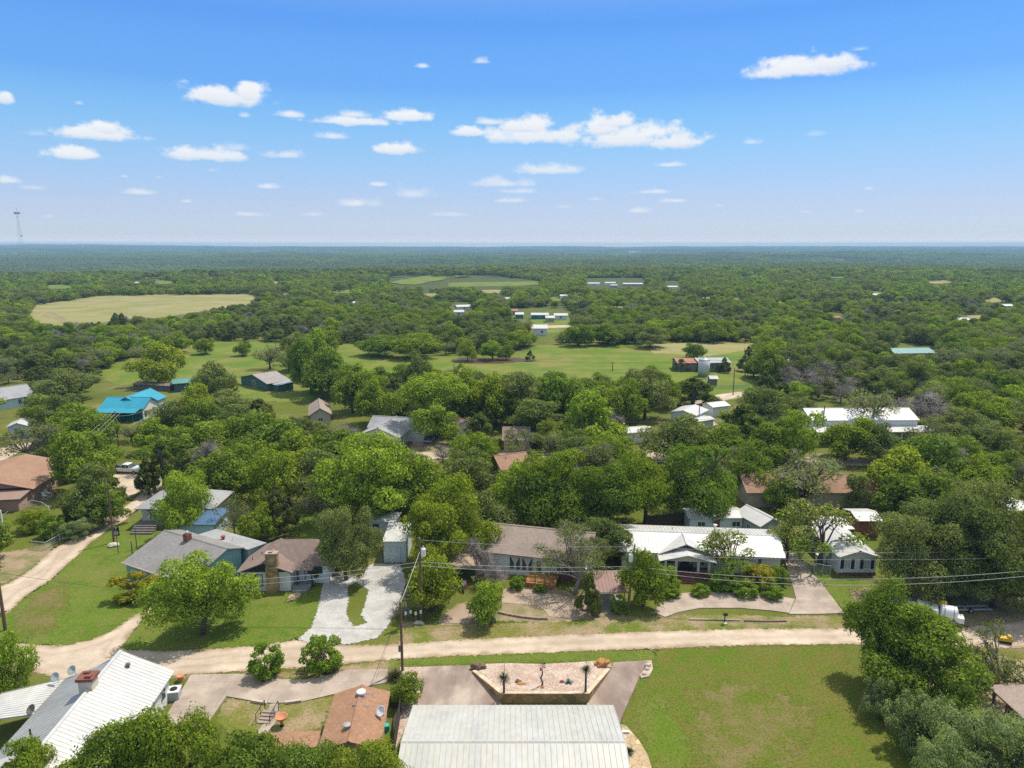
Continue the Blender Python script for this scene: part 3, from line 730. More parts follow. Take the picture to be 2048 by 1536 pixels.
# concrete slabs
pattern(m_conc, 'brick', (4.6, 3.9), .018, (.95, .55))
def slab(name, px, mat, h=.09, z0=-.05, px_joint=None):
    o = MB().prism(poly2(px, 0), z0, h).build(name, mat)
    return tag(o, kind='structure')
slab('concrete_driveway', [(382,1351),(474,1349),(520,1353),(560,1360),(610,1361),(650,1353),(697,1341),(776,1339),(776,1366),(735,1374),(666,1390),(603,1405),(545,1408),(500,1402),(453,1394),(426,1433),(410,1455),(325,1455),(338,1424)], m_conc, .1)
slab('concrete_driveway', [(845,1335),(900,1333),(948,1332),(960,1350),(1003,1396),(1003,1425),(840,1425)], m_conc2, .1)
slab('concrete_driveway', [(1220,1336),(1228,1326),(1295,1322),(1278,1357),(1243,1438),(1235,1460),(1170,1425),(1176,1400),(1190,1380)], m_conc2, .1)
slab('concrete_driveway', [(1308,1226),(1318,1208),(1345,1189),(1400,1185),(1500,1186),(1590,1199),(1578,1227),(1540,1222),(1480,1217),(1400,1217),(1355,1226),(1330,1235)], m_conc, .1)
slab('concrete_driveway', [(1566,1110),(1583,1104),(1612,1135),(1645,1170),(1688,1227),(1640,1229),(1578,1229),(1592,1198),(1583,1165)], m_conc, .1)
slab('concrete_pad', [(1198,1226),(1244,1227),(1236,1190),(1200,1188)], m_grey, .1)
slab('concrete_path', [(540,1409),(556,1407),(560,1430),(548,1450),(525,1475),(505,1475),(528,1448)], m_conc, .06)
m_patio = M('tan_paving', (.33, .24, .18), (.28, .2, .15), .6, big=[(.38, .29, .22)], rough=.9, coord='Position', fine=(5, .92, 1.06))
slab('paved_yard', [(1003,1178),(1060,1180),(1140,1195),(1190,1215),(1185,1232),(1140,1237),(1098,1234),(1090,1222),(1075,1213),(1005,1206)], m_patio, .07)
slab('paved_drive', [(926,1210),(960,1196),(990,1200),(975,1220),(945,1240),(935,1248),(876,1246),(890,1228)], m_patio, .07)
slab('flagstone_path', [(1242,1450),(1252,1452),(1278,1482),(1296,1512),(1310,1560),(1262,1560),(1258,1510)], M('flagstone', (.5, .4, .27), (.42, .32, .2), .8, rough=.9, coord='Position', fine=(4, .9, 1.1)), .06)
pattern(MATS['flagstone'], 'stone', (.7,), .06, (.85, .6), coord='Object')
# ------------------------------------------------------------------ buildings
def shingle(n, c, c2, k=.16): return pattern(M('shingle_' + n, c, c2, 2.2, rough=.95, fine=(7, .82, 1.15), spec=.1, big=[tuple(x * .8 for x in c)], bigscale=.35), 'brick', (.42, k), .012, (.86, .72))
def metal(n, c, c2=None, rough=.42): return M('sheet_metal_' + n, c, c2, .35, rough=rough, spec=.5, big=[tuple(x * .8 for x in c), tuple(x * k for x, k in zip(c, (.95, .91, .87)))], bigscale=[.3, .55], fine=(2.5, .9, 1.05), stretch=(1, .45, 1))
def paint(n, c, c2=None): return M('paint_' + n, c, c2 or tuple(x * .93 for x in c), .6, rough=.75, fine=(4, .95, 1.03))
r_brown = shingle('brown', (.30, .225, .195), (.235, .175, .15))
r_taupe = shingle('taupe', (.385, .305, .26), (.31, .245, .21))
r_rust = shingle('rust', (.40, .245, .175), (.33, .195, .135))
r_orange = shingle('orange', (.41, .235, .15), (.32, .175, .11), .3)
r_grey = shingle('grey', (.30, .285, .275), (.24, .225, .22))
r_lgrey = shingle('pale_grey', (.4, .4, .41), (.34, .34, .35))
r_white = metal('white', (.58, .575, .57)); r_galv = metal('galvanised', (.38, .39, .40), (.32, .325, .33)); r_cream = metal('cream', (.5, .495, .465))
r_teal = metal('teal', (.02, .30, .44)); r_blue = metal('blue', (.09, .17, .33)); r_green = metal('green', (.10, .27, .25)); r_red = metal('rusty', (.36, .12, .07), (.3, .16, .11), .7); r_mauve = metal('dull_red', (.28, .165, .145), None, .6)
w_white = paint('white', (.72, .72, .71)); w_cream = paint('cream', (.62, .57, .44)); w_teal = paint('teal', (.22, .40, .42)); w_grey = paint('grey', (.36, .40, .42)); w_pink = pattern(M('pink_brick', (.5, .33, .27), (.44, .28, .23), 2, rough=.9), 'brick', (.4, .2), .02, (.85, .75))
w_tan = paint('tan', (.45, .38, .29)); w_dark = paint('dark_trim', (.03, .026, .026)); w_green = paint('dark_green', (.06, .13, .12)); w_bluewall = paint('pale_blue', (.55, .66, .68)); w_tealtrim = paint('teal_trim', (.01, .17, .2))
w_stone = pattern(M('white_stone', (.6, .59, .57), (.5, .49, .47), 2, rough=.9), 'stone', (.35,), .07, (.8, .55))
w_brick = pattern(M('red_brick', (.26, .10, .075), (.2, .075, .055), 2, rough=.9), 'brick', (.4, .13), .015, (.8, .9))
w_field = pattern(M('field_stone', (.42, .30, .17), (.33, .22, .12), 1.2, rough=.9), 'stone', (.65,), .05, (.5, .45))
wood = M('cedar_boards', (.42, .20, .085), (.33, .15, .06), 2, stretch=(1, 1, .2)); wood_grey = M('grey_boards', (.2, .17, .15), (.14, .12, .105), 2, stretch=(1, 1, .2)); iron = paint('black_iron', (.02, .02, .02))
m_soil = MATS['bare_dirt']
glass = bpy.data.materials.new('window_glass'); glass.use_nodes = True
_b = glass.node_tree.nodes['Principled BSDF']; _b.inputs['Base Color'].default_value = (.05, .06, .065, 1); _b.inputs['Roughness'].default_value = .08; _b.inputs['Specular IOR Level'].default_value = .6
glass_pale = bpy.data.materials.new('curtained_glass'); glass_pale.use_nodes = True
_b = glass_pale.node_tree.nodes['Principled BSDF']; _b.inputs['Base Color'].default_value = (.42, .45, .46, 1); _b.inputs['Roughness'].default_value = .15

FOOT = []                                                       # building footprints, kept clear of trees
LAND = []                                                       # (x, y, phrase) for describing where a tree stands
def frame(name, label, cat, A, B, z, phrase=None, D=8, group=None):
    a, b = G(*A, z), G(*B, z)
    L = (b - a).to_2d().length
    rz = math.atan2(b.y - a.y, b.x - a.x)
    e = empty(name, (a.x, a.y, 0), rz, label, cat, group)
    c = Vector((L / 2, D / 2)); c.rotate(Matrix.Rotation(rz, 2))
    FOOT.append((a.x + c.x, a.y + c.y, L / 2, abs(D) / 2, rz))
    if phrase: LAND.append((a.x + c.x, a.y + c.y, phrase))
    return e, L
def gable(e, x0, y0, x1, y1, ze, zr, wall, roof, axis='x', ov=.45, t=.12, rib=0, rf=.5, zb=None, z0=-.1, walls=True, rname='roof', hip=0.0):
    """walls with gable ends under a two-slope roof; the outline given is the roof's eave line"""
    if axis == 'y':                                             # ridge runs away from the camera
        sw = lambda p: (p[1], p[0], p[2]); X0, Y0, X1, Y1 = y0, x0, y1, x1
    else:
        sw = lambda p: p; X0, Y0, X1, Y1 = x0, y0, x1, y1
    if X0 > X1: X0, X1 = X1, X0
    if Y0 > Y1: Y0, Y1 = Y1, Y0
    yr = Y0 + (Y1 - Y0) * rf
    zb = ze if zb is None else zb
    k0, k1 = (zr - ze) / (yr - Y0), (zr - zb) / (Y1 - yr)
    if walls:
        a, b, c, d = X0 + ov, X1 - ov, Y0 + ov, Y1 - ov
        hw = lambda y: (ze + k0 * (y - Y0) if y < yr else zb + k1 * (Y1 - y)) - t * 1.02
        mb = MB()
        pr = [(c, z0), (d, z0), (d, hw(d)), (yr, hw(yr)), (c, hw(c))]
        vs = [sw((x, y, z)) for x in (a, b) for y, z in pr]
        if hip: vs = [sw((x, y, z)) for x in (a, b) for y, z in [(c, z0), (d, z0), (d, hw(d)), (yr, hw(c)), (c, hw(c))]]
        mb.add(vs, [(0, 1, 2, 3, 4), (9, 8, 7, 6, 5)] + [(i, i + 5, (i + 1) % 5 + 5, (i + 1) % 5) for i in range(5)])
        mb.build('wall', wall, e)
    mb = MB()
    h = hip
    mb.slab([sw(p) for p in ((X0, Y0, ze), (X1, Y0, ze), (X1 - h, yr, zr), (X0 + h, yr, zr))], t)
    mb.slab([sw(p) for p in ((X1, Y1, zb), (X0, Y1, zb), (X0 + h, yr, zr), (X1 - h, yr, zr))], t)
    if h:
        mb.slab([sw(p) for p in ((X0, Y1, zb), (X0, Y0, ze), (X0 + h, yr, zr))], t)
        mb.slab([sw(p) for p in ((X1, Y0, ze), (X1, Y1, zb), (X1 - h, yr, zr))], t)
    if rib and not h:
        n = int((X1 - X0) / rib)
        for i in range(n + 1):
            x = X0 + .03 + (X1 - X0 - .06) * i / n
            for (ya, za, yb_, zb_) in ((Y0, ze, yr, zr), (Y1, zb, yr, zr)):
                mb.hexa([sw(p) for p in ((x - .03, ya, za - .01), (x + .03, ya, za - .01), (x + .03, yb_, zb_ - .01), (x - .03, yb_, zb_ - .01), (x - .02, ya, za + .045), (x + .02, ya, za + .045), (x + .02, yb_, zb_ + .045), (x - .02, yb_, zb_ + .045))])
    if not h:
        mb.hexa([sw(p) for p in ((X0 - .01, yr - .16, zr - .03), (X1 + .01, yr - .16, zr - .03), (X1 + .01, yr + .16, zr - .03), (X0 - .01, yr + .16, zr - .03), (X0 - .01, yr - .05, zr + .06), (X1 + .01, yr - .05, zr + .06), (X1 + .01, yr + .05, zr + .06), (X0 - .01, yr + .05, zr + .06))])
    return mb.build(rname, roof, e)
def shed(e, x0, y0, x1, y1, zf, zb, roof, t=.1, rib=0, rname='roof', wall=None, ov=.3, z0=-.1):
    if wall:
        k = (zb - zf) / (y1 - y0)
        a, b, c, d = x0 + ov, x1 - ov, y0 + ov, y1 - ov
        f1, f2 = zf + k * ov - t * 1.03, zb - k * ov - t * 1.03
        MB().hexa([(a, c, z0), (b, c, z0), (b, d, z0), (a, d, z0), (a, c, f1), (b, c, f1), (b, d, f2), (a, d, f2)]).build('wall', wall, e)
    mb = MB().slab([(x0, y0, zf), (x1, y0, zf), (x1, y1, zb), (x0, y1, zb)], t)
    if rib:
        n = max(1, int((x1 - x0) / rib))
        for i in range(n + 1):
            x = x0 + .03 + (x1 - x0 - .06) * i / n
            mb.hexa([(x - .03, y0, zf - .01), (x + .03, y0, zf - .01), (x + .03, y1, zb - .01), (x - .03, y1, zb - .01), (x - .02, y0, zf + .04), (x + .02, y0, zf + .04), (x + .02, y1, zb + .04), (x - .02, y1, zb + .04)])
    return mb.build(rname, roof, e)
def opening(e, side, at, u, zc, w, h, fm=None, pm=None, name='window', mull=1, sh=None, label=None, fr=.07):
    """a framed window or door on a wall: side f/b/l/r, at = wall coordinate, u = centre along it"""
    def bx(mb, u0, u1, z0, z1, d0, d1):
        if side == 'f': mb.box((u0, at - d1, z0), (u1, at - d0, z1))
        elif side == 'b': mb.box((u0, at + d0, z0), (u1, at + d1, z1))
        elif side == 'l': mb.box((at - d1, u0, z0), (at - d0, u1, z1))
        else: mb.box((at + d0, u0, z0), (at + d1, u1, z1))
    mb = MB()
    for (a, b, c, d) in ((-w / 2, -w / 2 + fr, -h / 2, h / 2), (w / 2 - fr, w / 2, -h / 2, h / 2), (-w / 2 + fr, w / 2 - fr, -h / 2, -h / 2 + fr), (-w / 2 + fr, w / 2 - fr, h / 2 - fr, h / 2)):
        bx(mb, u + a, u + b, zc + c, zc + d, -.02, .06)
    for i in range(1, mull + 1):
        if mull and name == 'window': bx(mb, u - w / 2 + w * i / (mull + 1) - .025, u - w / 2 + w * i / (mull + 1) + .025, zc - h / 2 + fr, zc + h / 2 - fr, .015, .05)
    o = mb.build(name, fm or w_white, e)
    tag(o, label)
    p = MB(); bx(p, u - w / 2 + fr * .8, u + w / 2 - fr * .8, zc - h / 2 + fr * .8, zc + h / 2 - fr * .8, -.01, .02)
    p.build('pane' if name == 'window' else 'panel', pm or glass, o)
    if sh:
        for s in (-1, 1):
            q = MB(); c = u + s * (w / 2 + .24); bx(q, c - .2, c + .2, zc - h / 2, zc + h / 2, -.01, .05)
            q.build('shutter', sh, e)
    return o
def posts(e, pts, r, z1, mat, z0=0.0, name='post'):
    for x, y in pts: MB().box((x - r, y - r, z0), (x + r, y + r, z1)).build(name, mat, e)
def simple_house(name, label, cat, A, B, ze, zr, D, axis, wall, roof, phrase=None, wins=(), rib=0, ov=.4, hip=0, group=None):
    e, L = frame(name, label, cat, A, B, ze, phrase, D, group)
    gable(e, 0, 0, L, D, ze, zr, wall, roof, axis, ov=ov, rib=rib, hip=hip)
    for (side, u, w, h) in wins:
        at = {'f': ov, 'l': ov, 'r': L - ov}[side]
        opening(e, side, at, u * (L if side == 'f' else D), ze * .56, w, h)
    return e, L
def pipe(e, x, y, z, r=.06, h=.5, mat=None, name='vent_pipe', cap=False):
    mb = MB().lathe([(r, z), (r, z + h)] + ([(r * 1.6, z + h), (r * 1.6, z + h + .12), (.01, z + h + .2)] if cap else []), 8, (x, y, 0))
    return mb.build(name, mat or iron, e)
def dish(name, label, p, rz, r=.45, parent_mat=None, arm=.6, tilt=.9):
    """satellite dish: shallow bowl, bracket arm and feed"""
    e = empty(name, p, rz, label, 'satellite dish')
    b = MB().lathe([(.01, 0), (r * .5, .03), (r * .8, .08), (r, .14), (r * .98, .155), (r * .78, .10), (.01, .03)], 16)
    bo = b.build('bowl', w_grey if parent_mat is None else parent_mat, e, True)
    bo.rotation_euler = (tilt, 0, 0); bo.location = (0, 0, arm)
    MB().tube([(0, .25, 0), (0, .2, arm * .6), (0, .03, arm)], .03, 6).build('mast', w_grey, e)
    MB().tube([(0, -.05, arm - .2), (0, -.45, arm + .1)], .015, 5).build('feed_arm', w_grey, e)
    return e

# -- the long metal-roofed house at the lower left
def metal_house():
    e, L = frame('metal_roof_house', 'long house with white standing-seam roof and brick-topped chimney beside the gravel road', 'house', (94, 1477), (240, 1302), 5.0, 'the white seam-roofed house', 2)
    FOOT.append((-36, 51, 7, 6, R(94)))
    x0, x1 = -3.2, L + .1
    P_ = [(0.0, 5.0), (-1.7, 4.1), (-4.7, 2.65)]
    mb = MB()
    for (ya, za), (yb, zb) in zip(P_, P_[1:]):
        mb.slab([(x0, ya, za), (x1, ya, za), (x1, yb, zb), (x0, yb, zb)], .1)
    mb.slab([(x0, 0, 5.0), (x1, 0, 5.0), (x1, .25, 4.9), (x0, .25, 4.9)], .1)
    n = int((x1 - x0) / .42)
    for i in range(n + 1):
        x = x0 + (x1 - x0) * i / n
        for (ya, za), (yb, zb) in zip(P_, P_[1:]):
            mb.hexa([(x - .03, ya, za - .01), (x + .03, ya, za - .01), (x + .03, yb, zb - .01), (x - .03, yb, zb - .01), (x - .02, ya, za + .03), (x + .02, ya, za + .03), (x + .02, yb, zb + .03), (x - .02, yb, zb + .03)])
    mb.hexa([(x0, -.15, 4.97), (x1, -.15, 4.97), (x1, .25, 4.93), (x0, .25, 4.93), (x0, -.08, 5.06), (x1, -.08, 5.06), (x1, .1, 5.06), (x0, .1, 5.06)])
    mb.build('roof', r_white, e)
    mb = MB().slab([(0, .2, 4.5), (x1 - .6, .2, 4.5), (x1 - 1.0, 4.7, 2.95), (0, 4.7, 2.95)], .1)
    for i in range(40):
        x = (x1 - 1.0) * i / 39
        mb.hexa([(x - .02, .2, 4.49), (x + .02, .2, 4.49), (x + .02, 4.7, 2.94), (x - .02, 4.7, 2.94), (x - .01, .2, 4.53), (x + .01, .2, 4.53), (x + .01, 4.7, 2.98), (x - .01, 4.7, 2.98)])
    tag(mb.build('roof', r_galv, e), 'grey corrugated lower roof slope')
    MB().slab([(x0 + .2, .4, 4.35), (-.1, .4, 4.35), (-.1, 4.2, 3.3), (x0 + .2, 4.2, 3.3)], .1).build('roof', r_cream, e)
    MB().hexa([(x0 + .4, -4.2, -.1), (x1 - .4, -4.2, -.1), (x1 - .4, 4.2, -.1), (x0 + .4, 4.2, -.1), (x0 + .4, -4.2, 2.72), (x1 - .4, -4.2, 2.72), (x1 - .6, 4.2, 2.8), (x0 + .4, 4.2, 2.8)]).build('wall', w_white, e)
    MB().add([(x0 + .4, -4.2, 2.73), (x0 + .4, 4.0, 2.73), (x0 + .4, .1, 4.8), (x0 + .5, -4.2, 2.73), (x0 + .5, 4.0, 2.73), (x0 + .5, .1, 4.8)], [(0, 1, 2), (5, 4, 3), (0, 3, 4, 1), (1, 4, 5, 2), (2, 5, 3, 0)]).build('gable', w_white, e)
    MB().add([(x1 - .4, -4.2, 2.73), (x1 - .4, 4.0, 2.73), (x1 - .4, .1, 4.8), (x1 - .5, -4.2, 2.73), (x1 - .5, 4.0, 2.73), (x1 - .5, .1, 4.8)], [(0, 1, 2), (5, 4, 3), (0, 3, 4, 1), (1, 4, 5, 2), (2, 5, 3, 0)]).build('gable', w_white, e)
    for x in (6.2, 8.6): opening(e, 'l', -4.2, x, 1.55, .2, .2) if 0 else None
    for x, w in ((2.5, 1.2), (7.1, 1.3), (10.3, .9)):
        mb = MB().box((x - w / 2, -4.26, .9), (x + w / 2, -4.18, 2.1)); o = mb.build('window', w_white, e)
        MB().box((x - w / 2 + .08, -4.275, .98), (x + w / 2 - .08, -4.262, 2.02)).build('pane', glass, o)
    MB().box((8.4, -4.27, 0), (9.3, -4.19, 2.05)).build('door', w_white, e)
    c = MB().box((6.1, -.35, 3.9), (7.2, .75, 5.75)).build('chimney', paint('stucco', (.62, .55, .45)), e)
    cap = MB().box((5.98, -.5, 5.75), (7.32, .9, 6.02)); cap.box((6.15, -.3, 6.02), (6.5, .2, 6.2)); cap.box((6.8, .1, 6.02), (7.1, .6, 6.18))
    cap.build('chimney_cap', w_brick, c)
    v = MB().lathe([(.14, 0), (.14, .25), (.22, .27), (.2, .42), (.05, .48)], 10, (10.4, -1.35, 4.25)); v.build('roof_vent', wood_grey, e)
    pipe(e, 2.2, 2.6, 3.6, .07, .7)
    return e
metal_house()
def loc(e, x, y, z):
    v = Vector((x, y, z)); v.rotate(e.rotation_euler); return v + e.location
_q = [G(-75, 1447, 2.7), G(80, 1427, 2.6), G(131, 1358, 2.7), G(8, 1386, 2.8), G(-60, 1400, 2.8)]
_e = empty('carport', (_q[1].x, _q[1].y, 0), 0, 'flat white metal carport roof joined to the seam-roofed house', 'carport')
_mb = MB().slab([p - _e.location for p in _q], .12)
for i in range(14):
    a, b = _q[1].lerp(_q[2], i / 13), _q[0].lerp(_q[4], i / 13)
    _mb.bar(a - _e.location + Vector((0, 0, .02)), b - _e.location + Vector((0, 0, .02)), .04)
_mb.build('roof', r_white, _e)
for p in (_q[1] * .99, _q[0], _q[4]):
    MB().box((p.x - _e.location.x - .06, p.y - _e.location.y + .05, 0), (p.x - _e.location.x + .06, p.y - _e.location.y + .17, p.z - .13)).build('post', w_white, _e)
dish('satellite_dish', 'pale satellite dish on the far edge of the grey corrugated slope', G(147, 1352, 3.0), R(-15), .42)
dish('satellite_dish', 'whitish satellite dish standing on the flat white carport roof', G(113, 1366, 2.75), R(-10), .43)
dish('satellite_dish', 'dark grey satellite dish low beside the carport roof edge', G(66, 1432, 2.5), R(-25), .45, wood_grey)
def ac_unit(label, p, rz=0, s=1.0):
    e = empty('air_conditioner', p, rz, label, 'air conditioner')
    MB().box((-.45 * s, -.45 * s, 0), (.45 * s, .45 * s, .75 * s)).build('casing', w_grey, e)
    MB().box((-.5 * s, -.5 * s, .75 * s), (.5 * s, .5 * s, .83 * s)).build('lid', w_white, e)
    MB().lathe([(.3 * s, .832 * s), (.3 * s, .87 * s), (.06, .89 * s)], 14).build('fan_grille', iron, e)
ac_unit('grey air conditioner beside the white wall of the seam-roofed house', G(349, 1396, 0), R(10), 1.15)
# -- orange shingle cottage
def cottage():
    e, L = frame('orange_roof_cottage', 'cottage with low orange-brown shingle roof and a white round vent', 'cottage', (669, 1387), (781, 1383), 2.6, None, -6.4)
    gable(e, 0, -7.4, L, 0, 2.6, 3.35, w_tan, r_orange, 'y', ov=.35)
    MB().lathe([(.3, 3.2), (.3, 3.5), (.42, 3.5), (.4, 3.62), (.2, 3.72)], 16, (L * .52, -1.3, 0)).build('roof_vent', w_white, e)
    for (x, y) in ((.62, -1.0), (.58, -1.5), (.56, -1.8), (.52, -2.3), (.64, -2.7), (.48, -2.75), (.7, -1.0)):
        z = 2.6 + .75 * (1 - abs(x - .5) * 2)
        w = .16 if y > -2.6 else .28
        MB().slab([(L * x - w, y - .12, z + .012 + w * .26), (L * x + w, y - .12, z + .012 - w * .26), (L * x + w, y + .12, z + .012 - w * .26), (L * x - w, y + .12, z + .012 + w * .26)], .01).build('patch', paint('slate_patch', (.2, .16, .16)), e)
    pipe(e, L * .42, -5.6, 3.2, .2, .25, r_galv, 'roof_vent', True)
    MB().slab([(-5.5, -6.8, 2.5), (-.2, -6.8, 2.5), (-.2, -4.9, 2.55), (-5.5, -4.9, 2.55)], .1).build('roof', r_orange, e)
    MB().box((-5.2, -6.6, -.1), (-.2, -5.2, 2.38)).build('wall', w_tan, e)
    return e, L
_c, _L = cottage()
dish('satellite_dish', 'big white satellite dish on the right edge of the orange roof', loc(_c, _L - .35, -3.6, 2.62), R(-35), .46, w_white)
MB_ = MB().lathe([(.25, 0), (.28, .5), (.26, .62), (.0, .66)], 14); tag(MB_.build('barrel', paint('turquoise', (.05, .42, .38))), 'turquoise barrel beside the orange-roofed cottage', 'barrel').location = G(773, 1462)
# -- big cream metal roof at the bottom
def workshop():
    e, L = frame('cream_roof_house', 'wide house with cream ribbed metal roof below the raised gravel bed', 'house', (826, 1410), (1227, 1410), 3.0, None, -12)
    gable(e, 0, -12.9, L, 0, 3.0, 4.45, w_tan, r_cream, 'x', ov=.5, rib=.44)
    o = MB().box((L - .1, -3.4, 2.75), (L + .8, -3.2, 2.95)).build('gutter_spout', w_white, e)
workshop()
# -- grey-roofed teal house
def teal_house():
    e, L = frame('teal_house', 'teal clapboard house with sagging grey shingle roof and small brick chimney', 'house', (243, 1125), (372, 1169), 2.5, 'the teal clapboard house', 9)
    gable(e, 0, 0, L, 8.8, 2.5, 4.6, w_teal, r_grey, 'x', ov=.35, rf=.71, zb=3.75)
    c = MB().box((5.0, 5.4, 4.1), (5.75, 6.15, 5.35)).build('chimney', w_brick, e)
    MB().lathe([(.2, 5.35), (.2, 5.55), (.3, 5.6), (.05, 5.8)], 10, (5.37, 5.77, 0)).build('chimney_cap', r_galv, c)
    shed(e, 3.2, 8.75, L + .6, 11.9, 3.62, 3.35, r_lgrey, wall=w_teal)
    pipe(e, 7.4, 9.6, 3.5, .2, .4, paint('red_vent', (.3, .08, .06)), 'roof_vent', True)
    pipe(e, 8.8, 10, 3.5, .05, .6, w_white)
    MB().slab([(-.1, -.06, 2.46), (L * .75, -.06, 2.46), (L * .75, .1, 2.56), (-.1, .1, 2.56)], .1).build('fascia', M('peeling_fascia', (.36, .25, .2), (.45, .4, .36), 3), e)
    opening(e, 'r', L - .35, 3.0, 1.5, 1.0, 1.2, w_white, glass_pale); opening(e, 'f', .35, 2, 1.3, 1.2, 1.0, w_white); opening(e, 'f', .35, 6, 1.3, 1.2, 1.0, w_white)
    return e, L
_t, _L = teal_house()
dish('satellite_dish', 'white satellite dish on the teal gable wall', loc(_t, _L - .3, 5.6, 2.3), R(60), .35, w_white, .35, 1.2)
# -- white stone house behind it
def stone_house():
    e, L = frame('stone_house', 'white stone house with pale hip roof behind the bright tree', 'house', (268, 1018), (428, 1018), 3.1, 'the white stone house', 8)
    gable(e, 0, 0, L, 8, 3.1, 4.9, w_stone, r_lgrey, 'x', ov=.7, hip=3.2)
    for u in (2.4, 5.0): opening(e, 'f', .7, u, 1.75, 1.15, 1.35, w_white, glass)
    for u in (2.4, 5.0): MB().box((u - .7, .62, 2.52), (u + .7, .69, 2.66)).build('lintel', w_dark, e)
    MB().box((L - 4.2, -4.4, -.1), (L + 1.7, .6, 2.5)).build('wall', w_bluewall, e)
    tag(MB().slab([(L - 4.5, -4.8, 2.55), (L + 2.1, -4.8, 2.55), (L + 2.1, .7, 3.0), (L - 4.5, .7, 3.0)], .1).build('roof', r_blue, e), 'blue-tinted metal roof of the annex')
    opening(e, 'f', -4.4, L - 3.4, 1.0, .8, 1.5, w_grey, glass_pale, 'door')
    mb = MB()
    for i in range(4): mb.box((.3, -2.4 + i * .45, 0), (3.6, -1.95 + i * .45, .25 + i * .2))
    mb.box((.2, -.6, 0), (4.4, .6, 1.0)); mb.build('steps', wood_grey, e)
stone_house()
# -- white house with brown shingles and a stone chimney
def stone_chimney_house():
    e, L = frame('white_gable_house', 'white house with brown shingle roof and broad fieldstone chimney on its front gable', 'house', (470, 1147), (585, 1146), 2.6, 'the stone-chimney house', 9)
    gable(e, 0, 0, L, 7.4, 2.6, 3.95, w_white, r_brown, 'y', ov=.45, rf=.5)
    gable(e, 1.2, 2.1, 11.2, 8.6, 2.6, 4.75, w_white, r_brown, 'x', ov=.4, hip=2.6)
    MB().add([(.5, .42, 2.62), (L - .5, .42, 2.62), (L / 2, .42, 3.78), (.5, .3, 2.62), (L - .5, .3, 2.62), (L / 2, .3, 3.78)], [(0, 1, 2), (5, 4, 3), (0, 3, 4, 1), (1, 4, 5, 2), (2, 5, 3, 0)]).build('gable_boards', w_dark, e)
    c = MB().box((3.75, -.12, -.1), (5.2, .44, 3.4)).box((3.75, .1, 3.4), (5.2, .95, 5.0)).build('chimney', w_field, e)
    MB().box((3.68, .05, 5.0), (5.27, 1.0, 5.1)).box((4.1, .3, 5.1), (4.6, .7, 5.28)).build('chimney_cap', MATS['stained_concrete'], c)
    for u in (1.15, 2.75): opening(e, 'f', .45, u, 1.45, .85, 1.6, w_dark, glass_pale, mull=0)
    MB().box((1.6, .4, .65), (2.3, .45, 2.25)).build('shutter', w_dark, e)
    opening(e, 'f', 2.5, 9.1, 1.75, 1.9, 1.0, w_dark, glass, mull=2)
    opening(e, 'f', 2.5, 7.4, 1.25, .9, 2.1, w_dark, w_white, 'door')
    posts(e, [(7.2, 1.2), (9.0, 1.3)], .06, 2.5, w_dark)
    MB().slab([(6.6, .9, 2.52), (9.2, .9, 2.52), (9.2, 2.7, 2.75), (6.6, 2.7, 2.75)], .1).build('porch_roof', r_brown, e)
    MB().box((6.65, .5, -.05), (8.9, 2.5, .45)).box((6.9, -.1, -.05), (8.7, .5, .25)).build('porch', MATS['grey_concrete'], e)
    for p in ((2.1, 3.8), (1.4, 2.4), (3.0, 2.8)): pipe(e, p[0], p[1], 3.1 + .2 * p[0] * .5, .05, .4)
    return e, L
stone_chimney_house()
slab('stepping_stones', [(573,1203),(580,1190),(600,1184),(602,1192),(590,1199)], MATS['flagstone'], .06)
# -- brown roof house with the deck
def deck_house():
    e, L = frame('taupe_roof_house', 'pale house under a broad taupe shingle roof with teal shutters and a front deck', 'house', (960, 1103), (1182, 1127), 2.9, 'the taupe-roofed house', 9)
    gable(e, 0, 0, L, 8.7, 2.9, 5.2, w_white, r_taupe, 'x', ov=.5)
    for i, u in enumerate((4.6, 6.25)):
        w = opening(e, 'f', .5, u, 1.6, 1.6, 1.9, w_cream, glass, mull=0, fr=.12)
        MB().add([(u - .55, .46, 2.4), (u + .55, .46, 2.4), (u + .12, .46, 1.5), (u + .2, .46, .8), (u - .2, .46, .8), (u - .12, .46, 1.5)], [(0, 5, 4, 3, 2, 1)]).build('curtain', paint('lace', (.5, .52, .52)), w)
    opening(e, 'f', .5, 7.8, 1.25, .8, 2.1, w_white, glass, 'door')
    opening(e, 'f', .5, 11.2, 1.65, 1.2, 1.5, w_white, glass, sh=w_tealtrim)
    MB().box((8.6, .4, -.05), (L - .5, .52, .75)).build('wall', w_brick, e)
    tag(MB().box((12.3, .1, .1), (14.0, .2, 1.9)).build('screen', wood, e), 'orange wooden screen panel beside the deck')
    d = MB().box((6.6, -2.4, -.05), (10.4, .5, .55)).build('deck', wood, e)
    mb = MB()
    y = -2.35
    for x in (6.7, 7.9, 9.1, 10.3): mb.box((x - .06, y - .06, .5), (x + .06, y + .06, 1.65))
    for z in (.7, 1.5): mb.box((6.7, y - .03, z), (10.3, y + .03, z + .08))
    for i in range(36):
        x = 6.7 + i * .1
        if (i // 12) != 1 or i % 2: mb.bar((x, y, .75), (min(x + .7, 10.3), y, 1.5), .02); mb.bar((x + .1, y + .02, 1.5), (min(x + .8, 10.3), y + .02, .75), .02)
    mb.build('lattice_rail', wood, d)
    return e, L
_d, _L = deck_house()
dish('satellite_dish', 'small white satellite dish at the right corner of the taupe-roofed house', loc(_d, _L - .6, -.3, 2.0), R(30), .35, w_white, .4)
